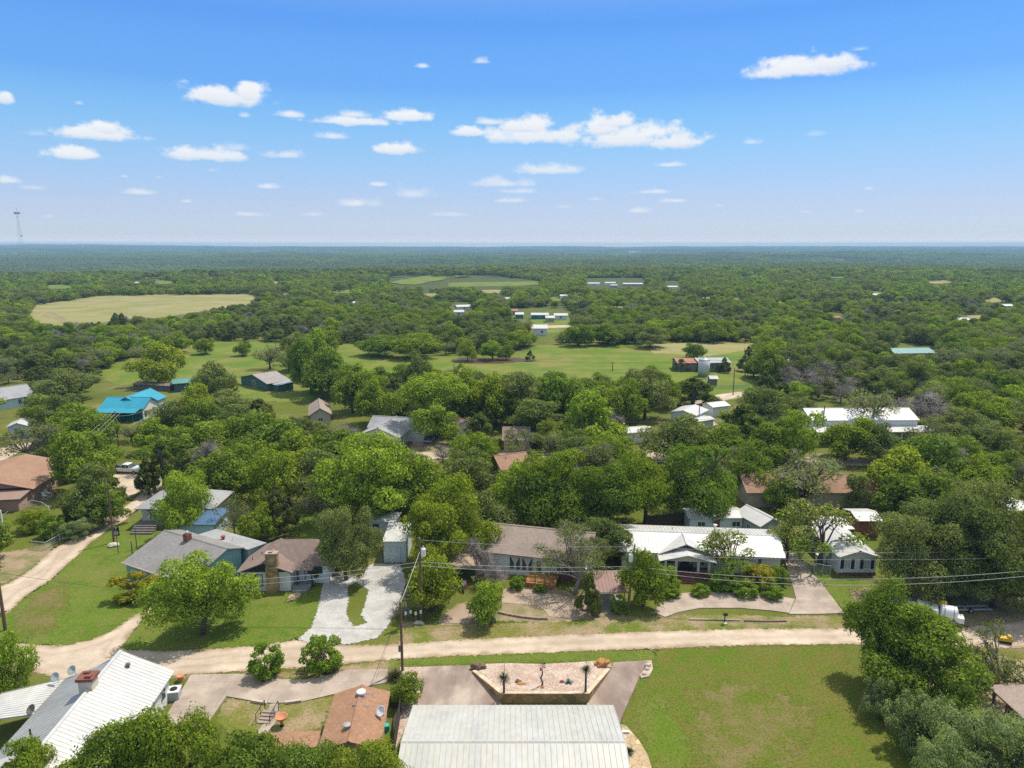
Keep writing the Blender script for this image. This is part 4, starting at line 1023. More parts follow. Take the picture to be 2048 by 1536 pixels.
def red_carport():
    e, L = frame('carport', 'small carport with dull red ribbed roof over a concrete pad', 'carport', (1198, 1185), (1252, 1185), 2.2, None, 5)
    shed(e, -.3, 0, L + .1, 4.6, 2.2, 2.75, r_mauve, rib=.4)
    posts(e, [(.1, .15), (L - .15, .15), (.1, 4.4), (L - .15, 4.4)], .05, 2.1, wood_grey)
red_carport()
# -- white metal house
def porch_house():
    e, L = frame('cream_house', 'long cream house with white metal roof, cross gable and brick front porch', 'house', (1237, 1103), (1572, 1116), 2.6, 'the cream house', 8)
    gable(e, 0, 0, L, 8.0, 2.6, 4.15, w_cream, r_white, 'x', ov=.5, rf=.45, zb=3.2, rib=.5)
    s, hw = 8.7, 3.6
    mb = MB()
    for k in (-1, 1): mb.slab([(s + k * hw, -.35, 2.63), (s, -.35, 4.12), (s, 3.4, 4.12), (s + k * .06, 3.4, 4.12)], .09)
    mb.hexa([(s - .12, -.36, 4.08), (s + .12, -.36, 4.08), (s + .12, 3.6, 4.13), (s - .12, 3.6, 4.13), (s - .05, -.36, 4.19), (s + .05, -.36, 4.19), (s + .05, 3.6, 4.22), (s - .05, 3.6, 4.22)])
    mb.build('cross_gable', r_white, e)
    mb = MB()
    for k in (-1, 1): mb.slab([(s + k * 3.65, -2.1, 2.45), (s, -2.1, 3.35), (s, .3, 3.35), (s + k * 3.65, .3, 2.45)], .09)
    mb.build('porch_roof', r_white, e)
    MB().add([(s - 2.9, -1.7, 2.35), (s + 2.9, -1.7, 2.35), (s + 2.9, -1.7, 2.5), (s, -1.7, 3.2), (s - 2.9, -1.7, 2.5), (s - 2.9, -1.6, 2.35), (s + 2.9, -1.6, 2.35), (s + 2.9, -1.6, 2.5), (s, -1.6, 3.2), (s - 2.9, -1.6, 2.5)], [(0, 1, 2, 3, 4), (9, 8, 7, 6, 5)] + [(i, i + 5, (i + 1) % 5 + 5, (i + 1) % 5) for i in range(5)]).build('porch_gable', w_cream, e)
    for x in (-2.75, -1.4, 1.4, 2.75):
        po = MB().box((s + x - .16, -1.72, .6), (s + x + .16, -1.58, 2.36)).build('post', w_cream, e)
    MB().box((s - 3.0, -2.0, -.05), (s + 3.2, .5, .55)).box((s - 3.0, -2.0, .55), (s - .9, -1.85, .95)).box((s + .9, -2.0, .55), (s + 3.2, -1.85, .95)).build('porch', w_brick, e)
    mb = MB()
    for i in range(3): mb.box((s - .9, -2.0 - .4 * (i + 1), -.05), (s + .9, -2.0 - .4 * i, .45 - .16 * i))
    mb.build('steps', w_brick, e)
    opening(e, 'f', .5, s + .05, 1.6, 1.0, 1.4, w_dark, glass); opening(e, 'f', .5, s - 2.3, 1.6, 1.0, 1.1, w_dark, glass, sh=w_brick)
    opening(e, 'f', .5, s + 3.1, 1.55, 1.1, 1.1, w_white, glass_pale, sh=paint('brown_shutter', (.16, .1, .08))); opening(e, 'f', .5, s + 5.0, 1.55, 1.5, 1.2, w_white, glass_pale, mull=1)
    opening(e, 'f', .5, 17.2, 1.55, 1.7, 1.1, w_white, glass_pale, sh=paint('brown_shutter', (.16, .1, .08)))
    pipe(e, 13.3, 5.0, 3.7, .17, 1.0, w_white, 'chimney', True); pipe(e, 7.6, 5.4, 3.7, .05, .35)
    return e, L, s
_p, _L, _s = porch_house()
e = empty('porch_swing', loc(_p, _s, -.9, .55), _p.rotation_euler.z, 'dark wooden bench swing on the brick porch', 'bench')
MB().box((-.75, -.25, .4), (.75, .25, .46)).build('seat', w_dark, e); MB().box((-.75, .2, .5), (.75, .26, .95)).build('backrest', w_dark, e)
for k in (-.8, .8): MB().bar((k, -.3, 0), (k, 0, 1.7), .06).bar((k, .3, 0), (k, 0, 1.7), .06).build('frame', w_dark, e)
for i, k in enumerate((1.75, 2.55)):
    e = empty('wagon_wheel', loc(_p, _s + k, -2.12, .55), _p.rotation_euler.z, ['left', 'right'][i] + ' one of two old wagon wheels leaning on the brick porch wall', 'wheel', 'wagon wheels on the brick porch')
    mb = MB(); n = 14
    for j in range(n):
        a, b = 2 * math.pi * j / n, 2 * math.pi * (j + 1) / n
        mb.bar((.38 * math.cos(a), 0, .4 + .38 * math.sin(a)), (.38 * math.cos(b), 0, .4 + .38 * math.sin(b)), .05)
        if j % 2 == 0: mb.bar((0, 0, .4), (.38 * math.cos(a), 0, .4 + .38 * math.sin(a)), .03)
    mb.build('rim', wood_grey, e)
# -- white house right
def right_house():
    e, L = frame('white_cottage', 'narrow white house with white roof and black shutters beside the live oaks', 'house', (1678, 1115), (1762, 1115), 2.6, 'the black-shuttered white house', 12)
    gable(e, 0, 0, L, 12.5, 2.6, 3.5, w_white, r_white, 'y', ov=.35)
    for u in (1.35, 3.9): opening(e, 'f', .35, u, 1.55, .9, 1.35, w_white, glass_pale, sh=paint('navy_shutter', (.02, .03, .06)))
    for u in (3.0, 7.0): opening(e, 'l', .35, u, 1.6, .9, .9, w_white, glass)
    pipe(e, L * .42, 4.4, 3.2, .06, .9)
    MB().box((.3, .25, -.05), (L - .3, .38, .35)).build('skirting', w_brick, e)
    return e
right_house()
simple_house('white_annex', 'white flat-roofed annex half hidden behind the black-shuttered house', 'shed', (1652, 1060), (1710, 1058), 2.6, 3.0, 5, 'x', w_white, r_white, None, [('f', .5, .9, .9)])
e, L = simple_house('brick_outbuilding', 'small brick outbuilding with white sloping roof behind the live oak', 'outbuilding', (1716, 1042), (1768, 1042), 2.7, 3.3, 5, 'x', w_brick, r_white)
e, L = simple_house('grey_shed', 'grey shed with pale gabled roof behind the cream house', 'shed', (1521, 1054), (1570, 1046), 2.6, 3.6, 6, 'y', w_grey, r_white, 'the grey gabled shed', [('l', .5, .8, .9)])
e, L = simple_house('low_guest_house', 'low bluish-white building with brown door behind the cream house', 'building', (1376, 1036), (1492, 1036), 2.5, 3.0, 4.5, 'x', w_bluewall, r_white, None, [('f', .25, 1.2, .8), ('f', .85, 1.3, .9)])
opening(e, 'f', .4, L * .52, 1.05, .8, 2.0, w_brick, w_brick, 'door')
# -- outbuildings by the gravel drive
e, L = frame('metal_shed', 'tall pale blue metal shed with white roof at the end of the gravel drive', 'shed', (764, 1083), (812, 1083), 3.1, 'the pale blue shed', 5)
shed(e, 0, 0, L, 5.5, 3.1, 3.6, r_white, wall=w_bluewall, ov=.08, rib=.5)
MB().box((.03, .02, 0), (.13, .07, 3.0)).build('trim', w_dark, e); opening(e, 'f', .08, L * .5, 1.2, 1.6, 2.3, w_bluewall, w_bluewall, 'door')
e, L = frame('grey_outbuilding', 'small grey outbuilding with flat white roof and black window', 'outbuilding', (735, 1041), (790, 1044), 2.5, None, 3)
shed(e, 0, 0, L, 3.5, 2.5, 2.7, r_white, wall=w_grey, ov=.2); opening(e, 'f', .2, 1.2, 1.5, .9, .9, w_dark, glass)
e, L = frame('tan_shelter', 'low tan-roofed shelter under trees beside the motorbikes', 'shelter', (900, 1140), (962, 1133), 2.1, None, 3.5)
shed(e, 0, 0, L, 3.4, 2.1, 2.5, M('tan_roofing', (.4, .3, .21), (.33, .24, .17), 1.5)); posts(e, [(.15, .15), (L - .15, .15), (.15, 3.2), (L - .15, 3.2)], .06, 2.05, wood_grey)
# -- reddish long house, big white building, and the rest of the village
e, L = simple_house('rust_roof_house', 'long house with rust-red shingle roof behind thin branches', 'house', (1493, 986), (1728, 986), 2.6, 4.6, 8, 'x', w_tan, r_rust, 'the rust-roofed house', [('f', .2, 1.4, 1.1), ('f', .5, 1.4, 1.1)])
gable(e, L - 1.5, .3, L + 3.6, 6.3, 2.55, 3.9, w_tan, r_rust, 'x', ov=.4)
pipe(e, 7, 2, 3.4, .08, .5)
e, L = frame('white_warehouse', 'broad white metal building with a lean-to porch roof along its front', 'warehouse', (1622, 841), (1840, 840), 5.0, 'the white warehouse', 9)
gable(e, 0, 0, L, 9, 5.0, 6.7, w_white, r_white, 'x', ov=.3, rib=.8)
shed(e, .2, -3.2, L + 1.6, .28, 3.2, 3.7, r_white, rname='porch_roof'); posts(e, [(.5 + i * 4.5, -3.0) for i in range(6)], .08, 3.1, w_white)
for i in range(3): opening(e, 'f', .3, 4 + i * 7, 1.4, 2.4, 2.4, w_grey, glass, 'door')
e, L = frame('turquoise_roof_house', 'white house with vivid turquoise metal roof and front veranda', 'house', (190, 823), (280, 824), 2.5, 'the turquoise-roofed house', 14)
gable(e, .2, 1.2, L + .2, 9.2, 3.0, 5.1, w_white, r_teal, 'x', ov=.4)
gable(e, 1.2, 4, 9.2 + .6, 15.5, 3.0, 5.3, w_white, r_teal, 'y', ov=.4)
shed(e, 0, -1.2, L - .6, 1.6, 2.5, 3.1, r_teal, rname='porch_roof'); posts(e, [(.3 + i * 3.2, -1.0) for i in range(4)], .08, 2.4, w_tealtrim)
MB().box((.8, 1.5, 0), (L - .4, 1.59, 2.6)).build('wall', w_tealtrim, e)
for u in (2.6, 6.2): opening(e, 'r', L - .2, u, 1.5, .9, 1.5, w_dark, glass)
e, L = frame('pink_brick_house', 'long pink brick house with rust-brown shingle roof at the left edge', 'house', (-150, 988), (67, 978), 2.6, 'the pink brick house', 14)
gable(e, 0, 0, L, 15, 2.6, 4.6, w_pink, r_rust, 'y', ov=.5)
for y in (7.5, 10.5, 12.6): opening(e, 'r', L - .5, y, 1.5, .9, 1.3, w_dark, glass)
MB().box((L * .45, .42, 2.3), (L - .55, .49, 2.75)).build('fascia', w_dark, e)
MB().box((L - 5.5, -3.2, -.1), (L - .9, .5, 2.1)).build('wall', w_pink, e); MB().slab([(L - 5.8, -3.5, 2.15), (L - .5, -3.5, 2.15), (L - .5, .5, 2.5), (L - 5.8, .5, 2.5)], .1).build('porch_roof', M('brown_roofing', (.3, .2, .17), (.25, .17, .14)), e)
slab('concrete_pad', [(72, 1000), (86, 990), (108, 984), (104, 994), (88, 1001)], m_conc, .08)
for i, (px, py, w) in enumerate([(90, 996, 'nearer'), (98, 990, 'farther')]):
    e = empty('lawn_chair', G(px, py, .08), R(60 + 30 * i), w + ' white lawn chair on the pad beside the pink brick house', 'chair', 'white lawn chairs')
    MB().box((-.3, -.3, .35), (.3, .3, .42)).build('seat', w_white, e); MB().hexa([(-.3, .28, .4), (.3, .28, .4), (.3, .36, .4), (-.3, .36, .4), (-.25, .5, 1.0), (.25, .5, 1.0), (.25, .56, 1.0), (-.25, .56, 1.0)]).build('backrest', w_white, e)
    for a in (-.26, .26):
        for b in (-.26, .26): MB().box((a - .04, b - .04, 0), (a + .04, b + .04, .35)).build('leg', w_white, e)
_n = lambda *a, **k: simple_house(*a, **k)
_n('gambrel_house', 'pale blue house with grey barn-shaped roof at the far left', 'house', (-10, 803), (72, 790), 2.6, 5.2, 9, 'x', w_bluewall, r_lgrey, 'the pale blue house', [('f', .6, .9, 1.3), ('f', .75, .9, 2)])
_n('white_garage', 'small white garage with white roof below the pale blue house', 'garage', (10, 856), (58, 852), 2.4, 3.3, 6, 'y', w_bluewall, r_white, None, [('f', .5, 1.6, 1.4)])
_n('small_carport', 'little carport with dark roof beside the pale blue house', 'carport', (76, 802), (112, 798), 2.2, 2.9, 5, 'y', w_grey, r_galv)
_n('brown_roof_bungalow', 'bungalow with grey-brown shingle roof and light drive beside it', 'house', (617, 832), (664, 829), 2.5, 4.2, 12, 'y', w_tan, r_taupe, 'the grey-brown bungalow', [('f', .5, 1.2, 1)])
e, L = _n('grey_roof_house', 'white house with pale grey cross-gabled roof amid the trees', 'house', (713, 871), (798, 876), 2.6, 4.5, 11, 'y', w_white, r_lgrey, 'the pale grey cross-gabled house', [('f', .8, .9, 1.3), ('r', .25, .9, 1.2)])
gable(e, -.5, 6.5, L + 3.6, 13.5, 2.7, 4.6, w_white, r_lgrey, 'x', ov=.4)
_n('brown_gable_house', 'house with dusky brown gabled roof behind the oaks', 'house', (1004, 881), (1062, 881), 2.6, 4.4, 9, 'x', w_tan, r_brown, 'the dusky brown house', [('f', .5, 1.4, 1)])
_n('white_gable_shed', 'cream-walled shed with brown roof beside the utility pole', 'shed', (910, 852), (952, 846), 3.0, 3.9, 6, 'y', w_cream, r_brown, None, [('f', .5, .9, .9)])
e, L = _n('terracotta_roof_house', 'house with terracotta shingle roof half covered by trees', 'house', (1002, 941), (1068, 932), 2.6, 4.4, 7, 'x', w_tan, r_rust, 'the terracotta-roofed house', [('f', .6, 1.2, 1)])
pipe(e, 2, 2.5, 3.7, .06, .5)
e, L = _n('grey_barn', 'dark teal barn with rust-streaked grey roof by the pasture', 'barn', (478, 754), (534, 768), 2.3, 4.1, 8, 'y', w_green, M('weathered_sheet', (.33, .3, .285), (.26, .225, .205), .8, rough=.6), 'the dark teal barn', [('f', .5, 2.4, 2)])
shed(e, L - .2, 1.5, L + 3.4, 7, 2.1, 2.4, r_galv, wall=w_green)
MB().slab([(-.02, -.02, 2.34), (3.0, -.02, 2.98), (3.0, 6, 2.98), (-.02, 6, 2.34)], .02).build('roof', r_red, e)
_n('green_roof_shed', 'low shed with green metal roof behind the turquoise-roofed house', 'shed', (345, 768), (396, 764), 2.6, 3.4, 6, 'x', w_green, r_green)
_n('brown_store_shed', 'long weathered brown shed behind the turquoise roof', 'shed', (262, 768), (340, 772), 1.7, 2.0, 5, 'x', wood_grey, M('dull_roofing', (.2, .16, .14), (.15, .125, .115)))
_n('white_pavilion', 'white-roofed open pavilion beside the bend of the gravel lane', 'pavilion', (1338, 824), (1394, 832), 2.7, 3.6, 8, 'y', w_bluewall, r_white, 'the white pavilion')
_n('white_lean_to', 'low white roof just in front of the pavilion', 'shed', (1385, 845), (1432, 838), 2.3, 2.6, 4, 'x', w_bluewall, r_white)
_n('small_white_hut', 'small hut with white roof right of the gravel lane bend', 'hut', (1426, 815), (1462, 811), 2.6, 3.3, 5, 'x', w_white, r_white)
_n('white_trailer', 'white trailer home roof under the grey-green oak', 'trailer', (1235, 868), (1310, 862), 2.6, 3.0, 5, 'x', w_white, r_white)
_n('white_trailer', 'pale trailer roof glimpsed between oaks left of the white warehouse', 'trailer', (1385, 872), (1425, 868), 2.6, 3.0, 5, 'x', w_white, r_white)
e, L = _n('ranch_barn', 'grey ranch barn with patchy white metal roof by the hay field', 'barn', (1398, 726), (1464, 725), 3.2, 4.2, 9, 'x', wood_grey, r_galv, 'the ranch barn', [('f', .4, 2, 2)])
_n('rusty_barn', 'low barn with rusty red metal roof adjoining the ranch barn', 'barn', (1354, 726), (1397, 726), 3.0, 4.0, 9, 'x', wood_grey, r_red)
_n('ranch_shed', 'tiny grey shed below the grain bin', 'shed', (1420, 758), (1438, 758), 2.2, 2.9, 4, 'x', wood_grey, r_galv)
_n('green_roof_hall', 'long open hall with green metal roof among grey trees', 'hall', (1790, 707), (1873, 706), 3.2, 4.6, 9, 'x', w_tan, r_green, 'the green-roofed hall', [('f', .3, 3, 1.6)])
_n('long_white_roof', 'white flat roof at the right edge behind live oaks', 'building', (1985, 1022), (2075, 1022), 2.6, 3.0, 6, 'x', w_grey, r_white)
_n('white_trailer', 'white trailer roof showing through the big live oaks', 'trailer', (1870, 1098), (1925, 1096), 2.7, 3.1, 5, 'x', w_white, r_white)
FAR = 'small buildings far beyond the pasture'
_n('white_farmhouse', 'white two-part house beyond the pasture with a small window', 'house', (1066, 657), (1096, 657), 3.6, 5.0, 9, 'x', w_white, r_white, 'the white house beyond the pasture', [('f', .6, 1.2, 1.2)], group=FAR)
for a in [('teal_trailer', 'teal trailer with white roof beyond the pasture', (1062, 630), (1098, 630), w_tealtrim, r_white), ('far_shed', 'white-gabled garage beside the teal trailer', (1091, 636), (1110, 636), w_tan, r_white),
          ('far_house', 'low white house right of the far teal trailer', (1108, 631), (1136, 631), w_white, r_white), ('far_trailer', 'teal-walled trailer at the left of the far cluster', (1030, 629), (1048, 629), w_tealtrim, r_white),
          ('far_roof', 'white roof glimpsed above the woods left of the pond road', (914, 614), (944, 613), w_white, r_white), ('far_roof', 'pale blue-white roof just below the glimpsed white roof', (907, 624), (928, 624), w_bluewall, r_white),
          ('far_red_roof', 'little terracotta roof by the teal trailers', (1022, 622), (1036, 622), w_tan, r_rust), ('far_barn', 'long white shed at the left of the distant white cluster', (1176, 567), (1200, 567), w_white, r_white),
          ('far_barn', 'white shed at the middle of the distant white cluster', (1210, 566), (1232, 566), w_white, r_white), ('far_barn', 'white shed at the right of the distant white cluster', (1246, 568), (1286, 568), w_tan, r_white),
          ('far_barn', 'grey shed low in front of the distant white cluster', (1221, 571), (1236, 571), w_grey, r_galv), ('far_house', 'lone white house right of the distant white cluster', (1332, 574), (1356, 574), w_white, r_white),
          ('far_house', 'brown-roofed distant house right of the lone white one', (1385, 567), (1406, 567), w_tan, r_brown), ('far_house', 'house with orange tile roof in the right-hand woods', (1646, 636), (1684, 636), w_tan, r_orange),
          ('far_house', 'pale flat building at the upper right among trees', (1912, 640), (1944, 640), w_white, r_white), ('far_house', 'grey building at the far upper right', (1868, 592), (1886, 592), w_grey, r_galv), ('far_house', 'long pale building left of the far grey one', (1810, 588), (1846, 588), w_tan, r_white),
          ('far_roof', 'white roof at the left edge of the tan hay field woods', (268, 566), (282, 566), w_white, r_white),
          ('far_roof', 'brown roof among trees right of the tan hay field', (566, 590), (584, 590), w_tan, r_brown),
          ('far_roof', 'white roof in the woods left of the distant meadows', (704, 606), (720, 606), w_white, r_white),
          ('far_roof', 'pale roof in the woods above the pond', (1006, 598), (1020, 598), w_white, r_white),
          ('far_roof', 'white roof in the woods below the distant white cluster', (1120, 592), (1136, 592), w_white, r_white),
          ('far_roof', 'tan roof in the woods right of the lone white house', (1462, 600), (1480, 600), w_tan, r_taupe),
          ('far_roof', 'white roof left of the long pale building', (1748, 590), (1766, 590), w_white, r_white),
          ('far_roof', 'white roof at the far right edge of the woods', (2010, 612), (2030, 612), w_white, r_white),
          ('far_roof', 'rusty roof in the right-hand woods above the green hall', (1716, 660), (1734, 660), w_tan, r_rust),
          ('far_roof', 'white roof among trees right of the green hall', (1998, 668), (2022, 668), w_white, r_white),
          ('far_roof', 'small white roof left of the ranch hay field woods', (1180, 668), (1194, 668), w_white, r_white),
          ('far_roof', 'pale roof in the woods behind the left pasture', (352, 650), (372, 650), w_white, r_white),
          ('far_roof', 'small white roof in the woods right of the pond', (1256, 654), (1268, 654), w_white, r_white), ('far_roof', 'brown roof half sunk in trees above the pond', (1190, 623), (1216, 623), w_brick, r_brown)]:
    _n(a[0], a[1], 'building', a[2], a[3], 2.5, 3.5, 7, 'x', a[4], a[5], None, [('f', .5, 1.4, 1.2)], group=FAR)
# grain bin, brick corner house
e = empty('grain_bin', G(1407, 752), 0, 'round white grain bin with conical lid beside the ranch barn', 'grain bin')
MB().lathe([(1.9, 0), (1.9, 5.6)], 24).build('wall', r_white, e, True); MB().lathe([(2.0, 5.6), (.5, 6.3), (.5, 6.5), (.05, 6.6)], 24).build('roof', r_galv, e)
e = empty('brick_house', G(2005, 1418), R(-6), 'brick house with taupe roof and porch post at the lower right edge', 'house')
_o = e.location
pts = [G(1973, 1369, 2.7), G(2120, 1369, 2.9), G(2120, 1560, 3.3), G(2062, 1450, 2.75)]
MB().slab([e.matrix_basis.inverted() @ p for p in pts], .16).build('roof', r_taupe, e)
MB().prism([(e.matrix_basis.inverted() @ G(a, b, 2.4)).to_2d() for a, b in ((2014, 1392), (2120, 1392), (2120, 1560), (2070, 1478))], -.1, 2.4).build('wall', w_brick, e); posts(e, [(-.4, .8)], .07, 2.6, w_brick)
# ------------------------------------------------------------------ raised gravel bed with its stone wall
m_pebble = M('pink_pebbles', (.46, .34, .27), (.36, .25, .2), 5, rough=.95, coord='Position', fine=(7, .55, 1.4), bump=.6, big=[(.5, .4, .33)], bigscale=.8)
m_cap = pattern(M('limestone_cap', (.6, .52, .4), (.5, .4, .28), 1.5, rough=.9, coord='Position'), 'stone', (.6,), .04, (.8, .7))
def bed():
    W = [G(944, 1341, .3), G(1001, 1387, 1.0), G(1178, 1387, 1.0), G(1221, 1337, .3)]
    back = [G(1222, 1328, .16), G(1198, 1321, .14), G(1140, 1325, .14), G(1085, 1328, .14), G(1020, 1326, .14), G(955, 1328, .14)]
    top = W + back
    cen = (W[0] + W[3]) / 2
    inn = []
    for i, p in enumerate(W):
        d = (Vector((cen.x, cen.y + (1.5 if i in (0, 3) else 0), 0)) - Vector((p.x, p.y, 0))); d.normalize()
        inn.append(p + d * .42)
    top = [p.lerp(q, .6) - Vector((0, 0, .05)) for p, q in zip(W, inn)] + back
    tag(MB().add(top + [G(1085, 1352, .55)], [(i, (i + 1) % 10, 10) for i in range(10)]).build('gravel_bed', m_pebble), kind='structure')
    e = empty('retaining_wall', (W[1].x, W[1].y, 0), 0, 'honey-coloured stone retaining wall round the front of the gravel bed', 'wall')
    mb, cp = MB(), MB()
    for i in range(3):
        a, b, c_, d_ = W[i], W[i + 1], inn[i + 1], inn[i]
        q = [v - e.location for v in (a, b, c_, d_)]
        lo = [Vector((v.x, v.y, -.1)) for v in q]
        mb.hexa(lo + [v - Vector((0, 0, .07)) for v in q])
        cp.hexa([v - Vector((0, 0, .068)) for v in q] + q)
    mb.build('masonry', w_field, e); cp.build('coping', m_cap, e)
bed()
slab('gravel_strip', [(800, 1335), (846, 1335), (840, 1420), (815, 1450), (790, 1500), (786, 1440), (800, 1405)], m_pebble, .06)
slab('pebble_island', [(1294, 1323), (1303, 1323), (1306, 1340), (1298, 1355), (1282, 1358), (1280, 1352), (1292, 1335)], m_pebble, .14)
def rock(p, r, mat, label, sq=(1.2, .9, .7), seed=0):
    bm = bmesh.new(); bmesh.ops.create_icosphere(bm, subdivisions=3, radius=r)
    for v in bm.verts:
        n = v.co.normalized()
        v.co = Vector((v.co.x * sq[0], v.co.y * sq[1], v.co.z * sq[2])) * (1 + .45 * noise.noise(n * 1.7 + Vector((seed, 0, 0))) + .15 * noise.noise(n * 5 + Vector((seed, 3, 0))))
    me = bpy.data.meshes.new('rock'); bm.to_mesh(me); bm.free(); me.materials.append(mat)
    o = tag(link('rock', me), label, 'rock'); o.location = p; return o
k_brown = M('brown_rock', (.2, .14, .09), (.12, .085, .06), 3, bump=.5); k_orange = M('orange_rock', (.45, .22, .07), (.33, .15, .05), 2, bump=.4); k_pale = M('pale_rock', (.55, .48, .4), (.42, .36, .3), 3, bump=.5)
rock(G(956, 1334, .35), .55, k_brown, 'dark brown boulder at the left corner of the gravel bed', (1.5, .7, .8), 1)
rock(G(1207, 1327, .4), .62, k_orange, 'big smooth orange boulder at the right corner of the gravel bed', (1.3, .9, .7), 2)
rock(G(1217, 1334, .25), .3, k_pale, 'pale pointed stone beside the orange boulder', (1.2, .8, .8), 3)
rock(G(1036, 1364, .7), .28, k_brown, 'dark stone touching the flat orange slab rock', (1, .8, .9), 4)
rock(G(1043, 1368, .75), .3, k_orange, 'flat orange slab rock left of the twisted branch', (1.5, .8, .45), 5)
rock(G(1085, 1375, .85), .17, k_orange, 'small rusty stone at the foot of the twisted branch', (1.1, 1, .8), 6)
rock(G(1124, 1364, .7), .2, paint('red_pot', (.2, .06, .05)), 'dull red stone left of the spiky agave', (1.1, 1, .8), 7)
for i, (a, b, t) in enumerate([(1296, 1330, 'uppermost pale stone on the pebble island beside the drive'), (1294, 1337, 'middle pale stone on the pebble island beside the drive'), (1288, 1347, 'lowest pale stone on the pebble island beside the drive')]):
    rock(G(a, b, .2), .26 - .03 * i, k_pale, t, (1.1, .9, .7), 10 + i)
rock(G(226, 1090, .2), .55, k_pale, 'flat tan stones stacked at the foot of the road-side pole', (1.5, 1, .5), 15)
rock(G(838, 1246, .1), .4, k_pale, 'pale stone beside the row of meters', (1.4, .8, .5), 16)
m_spike = leafmat('spiky_leaf', [(.12, .155, .09), (.14, .175, .10)], .1); m_agave = leafmat('agave_leaf', [(.34, .38, .40), (.36, .4, .42)], .05); m_fount = leafmat('fountain_grass', [(.17, .16, .09), (.2, .19, .1)], .2)
def spiky(name, label, cat, p, n, ln, w, mat, stem=0, up=.15, part='leaves', seed=1, stalk=0):
    e = empty(name, p, 0, label, cat)
    rr = random.Random(seed); mb = MB()
    for i in range(n):
        a = rr.uniform(0, 6.283); el = math.asin(rr.uniform(-up, 1)); l = ln * rr.uniform(.75, 1.1)
        d = Vector((math.cos(a) * math.cos(el), math.sin(a) * math.cos(el), math.sin(el))); s = d.cross(Vector((0, 0, 1))).normalized() * w
        b = Vector((0, 0, stem)); m1 = b + d * l * .5; t = b + d * l - Vector((0, 0, l * .18))
        mb.add([b - s * .6, b + s * .6, m1 + s, t, m1 - s], [(0, 1, 2, 4), (4, 2, 3)])
    mb.build(part, mat, e)
    if stem: MB().tube([(0, 0, -.1), (0, 0, stem)], [.11, .09], 8).build('trunk', m_bark, e)
    if stalk: MB().tube([(0, .05, stem), (.1, .1, stem + stalk)], [.03, .012], 5).build('flower_stalk', M('stalk', (.4, .36, .16), (.45, .4, .2)), e)
spiky('yucca', 'spiky tree yucca on a thin trunk at the left of the gravel bed', 'yucca', G(1008, 1387, .9), 130, .8, .025, m_spike, 1.6, .55, seed=2, stalk=2.2)
spiky('yucca', 'bluish spiky tree yucca on a thin trunk at the right of the gravel bed', 'yucca', G(1171, 1385, .9), 120, .7, .025, m_spike, 2.35, .55, seed=3, stalk=2.0)
spiky('agave', 'silvery agave rosette in the middle right of the gravel bed', 'agave', G(1137, 1366, .7), 34, .62, .075, m_agave, 0, -.1, seed=4)
spiky('fountain_grass', 'tan-green fountain grass clump at the foot of the front pole', 'grass clump', G(791, 1358), 420, 1.35, .02, m_fount, 0, -.15, 'blades', 5, 1.0)
spiky('yucca', 'low spiky plant beside the flagstone path', 'yucca', G(1258, 1506), 90, .7, .03, m_spike, 0, -.05, seed=6)
# twisted branch with a painted whirligig
e = empty('branch_sculpture', G(1084, 1371, .8), 0, 'twisted dark branch topped by a colourful whirligig in the gravel bed', 'sculpture')
MB().tube([(0, 0, -.1), (.05, 0, .35), (-.12, .03, .8), (.04, 0, 1.25), (-.02, 0, 1.75), (.0, 0, 2.1)], [.11, .1, .09, .07, .05, .03], 7).build('branch', wood_grey, e)
MB().tube([(-.1, 0, .8), (-.3, 0, .95)], [.05, .02], 5).build('twig', wood_grey, e)
mb = MB()
for i in range(8):
    a = i * math.pi / 4
    mb.add([(0, -.06, 2.15), (.34 * math.cos(a - .2), -.1, 2.15 + .34 * math.sin(a - .2)), (.38 * math.cos(a + .2), -.02, 2.15 + .38 * math.sin(a + .2))], [(0, 1, 2)], i % 3)
mb.build('whirligig', [paint('sky_blue', (.25, .45, .55)), w_dark, paint('signal_red', (.5, .05, .04))], e)
MB().box((-.22, -.1, 1.62), (-.08, .0, 1.85)).build('ornament', paint('signal_red', (.5, .05, .04)), e)

# ------------------------------------------------------------------ poles and wires
m_pole = M('pole_wood', (.20, .115, .075), (.14, .085, .06), 2, stretch=(1, 1, .2)); m_pole2 = M('weathered_pole', (.22, .18, .15), (.16, .13, .11), 2, stretch=(1, 1, .2)); m_wire = paint('aluminium_wire', (.5, .5, .5)); m_wired = paint('dark_wire', (.06, .06, .065))
POLE = {}
def pole(key, label, base, ytop, r=.14, mat=None, arm=0, can=False, lean=0, name='utility_pole', phrase=None):
    p = G(*base); h = up_at(p, ytop)
    e = empty(name, p, 0, label, 'utility pole')
    mb = MB().tube([(0, 0, -.2), (lean * .5, 0, h * .5), (lean, 0, h)], [r * 1.15, r, r * .75], 9); mb.build('pole', mat or m_pole, e)
    if arm:
        MB().box((lean - arm, -.22, h - .45), (lean + arm, -.12, h - .32)).build('crossarm', mat or m_pole, e)
        for k in (-.9, -.35, .35, .9): MB().lathe([(.05, 0), (.07, .08), (.04, .16)], 8, (lean + arm * k, -.17, h - .32)).build('insulator', w_grey, e)
    else: MB().lathe([(.05, 0), (.07, .1), (.03, .22)], 8, (lean, 0, h)).build('insulator', w_grey, e)
    if can:
        zc = h - 2.0
        t = MB().lathe([(.26, 0), (.27, .05), (.27, .85), (.22, .92), (.06, .98), (.06, 1.2), (.03, 1.24)], 14, (lean + .42 * can, -.1, zc)); t.build('transformer', w_white, e)
        MB().box((lean + min(0, .2 * can), -.14, zc + .3), (lean + max(0, .2 * can), -.06, zc + .4)).build('bracket', w_grey, e)
    POLE[key] = (p, h, lean)
    if phrase: LAND.append((p.x, p.y, phrase))
    return e
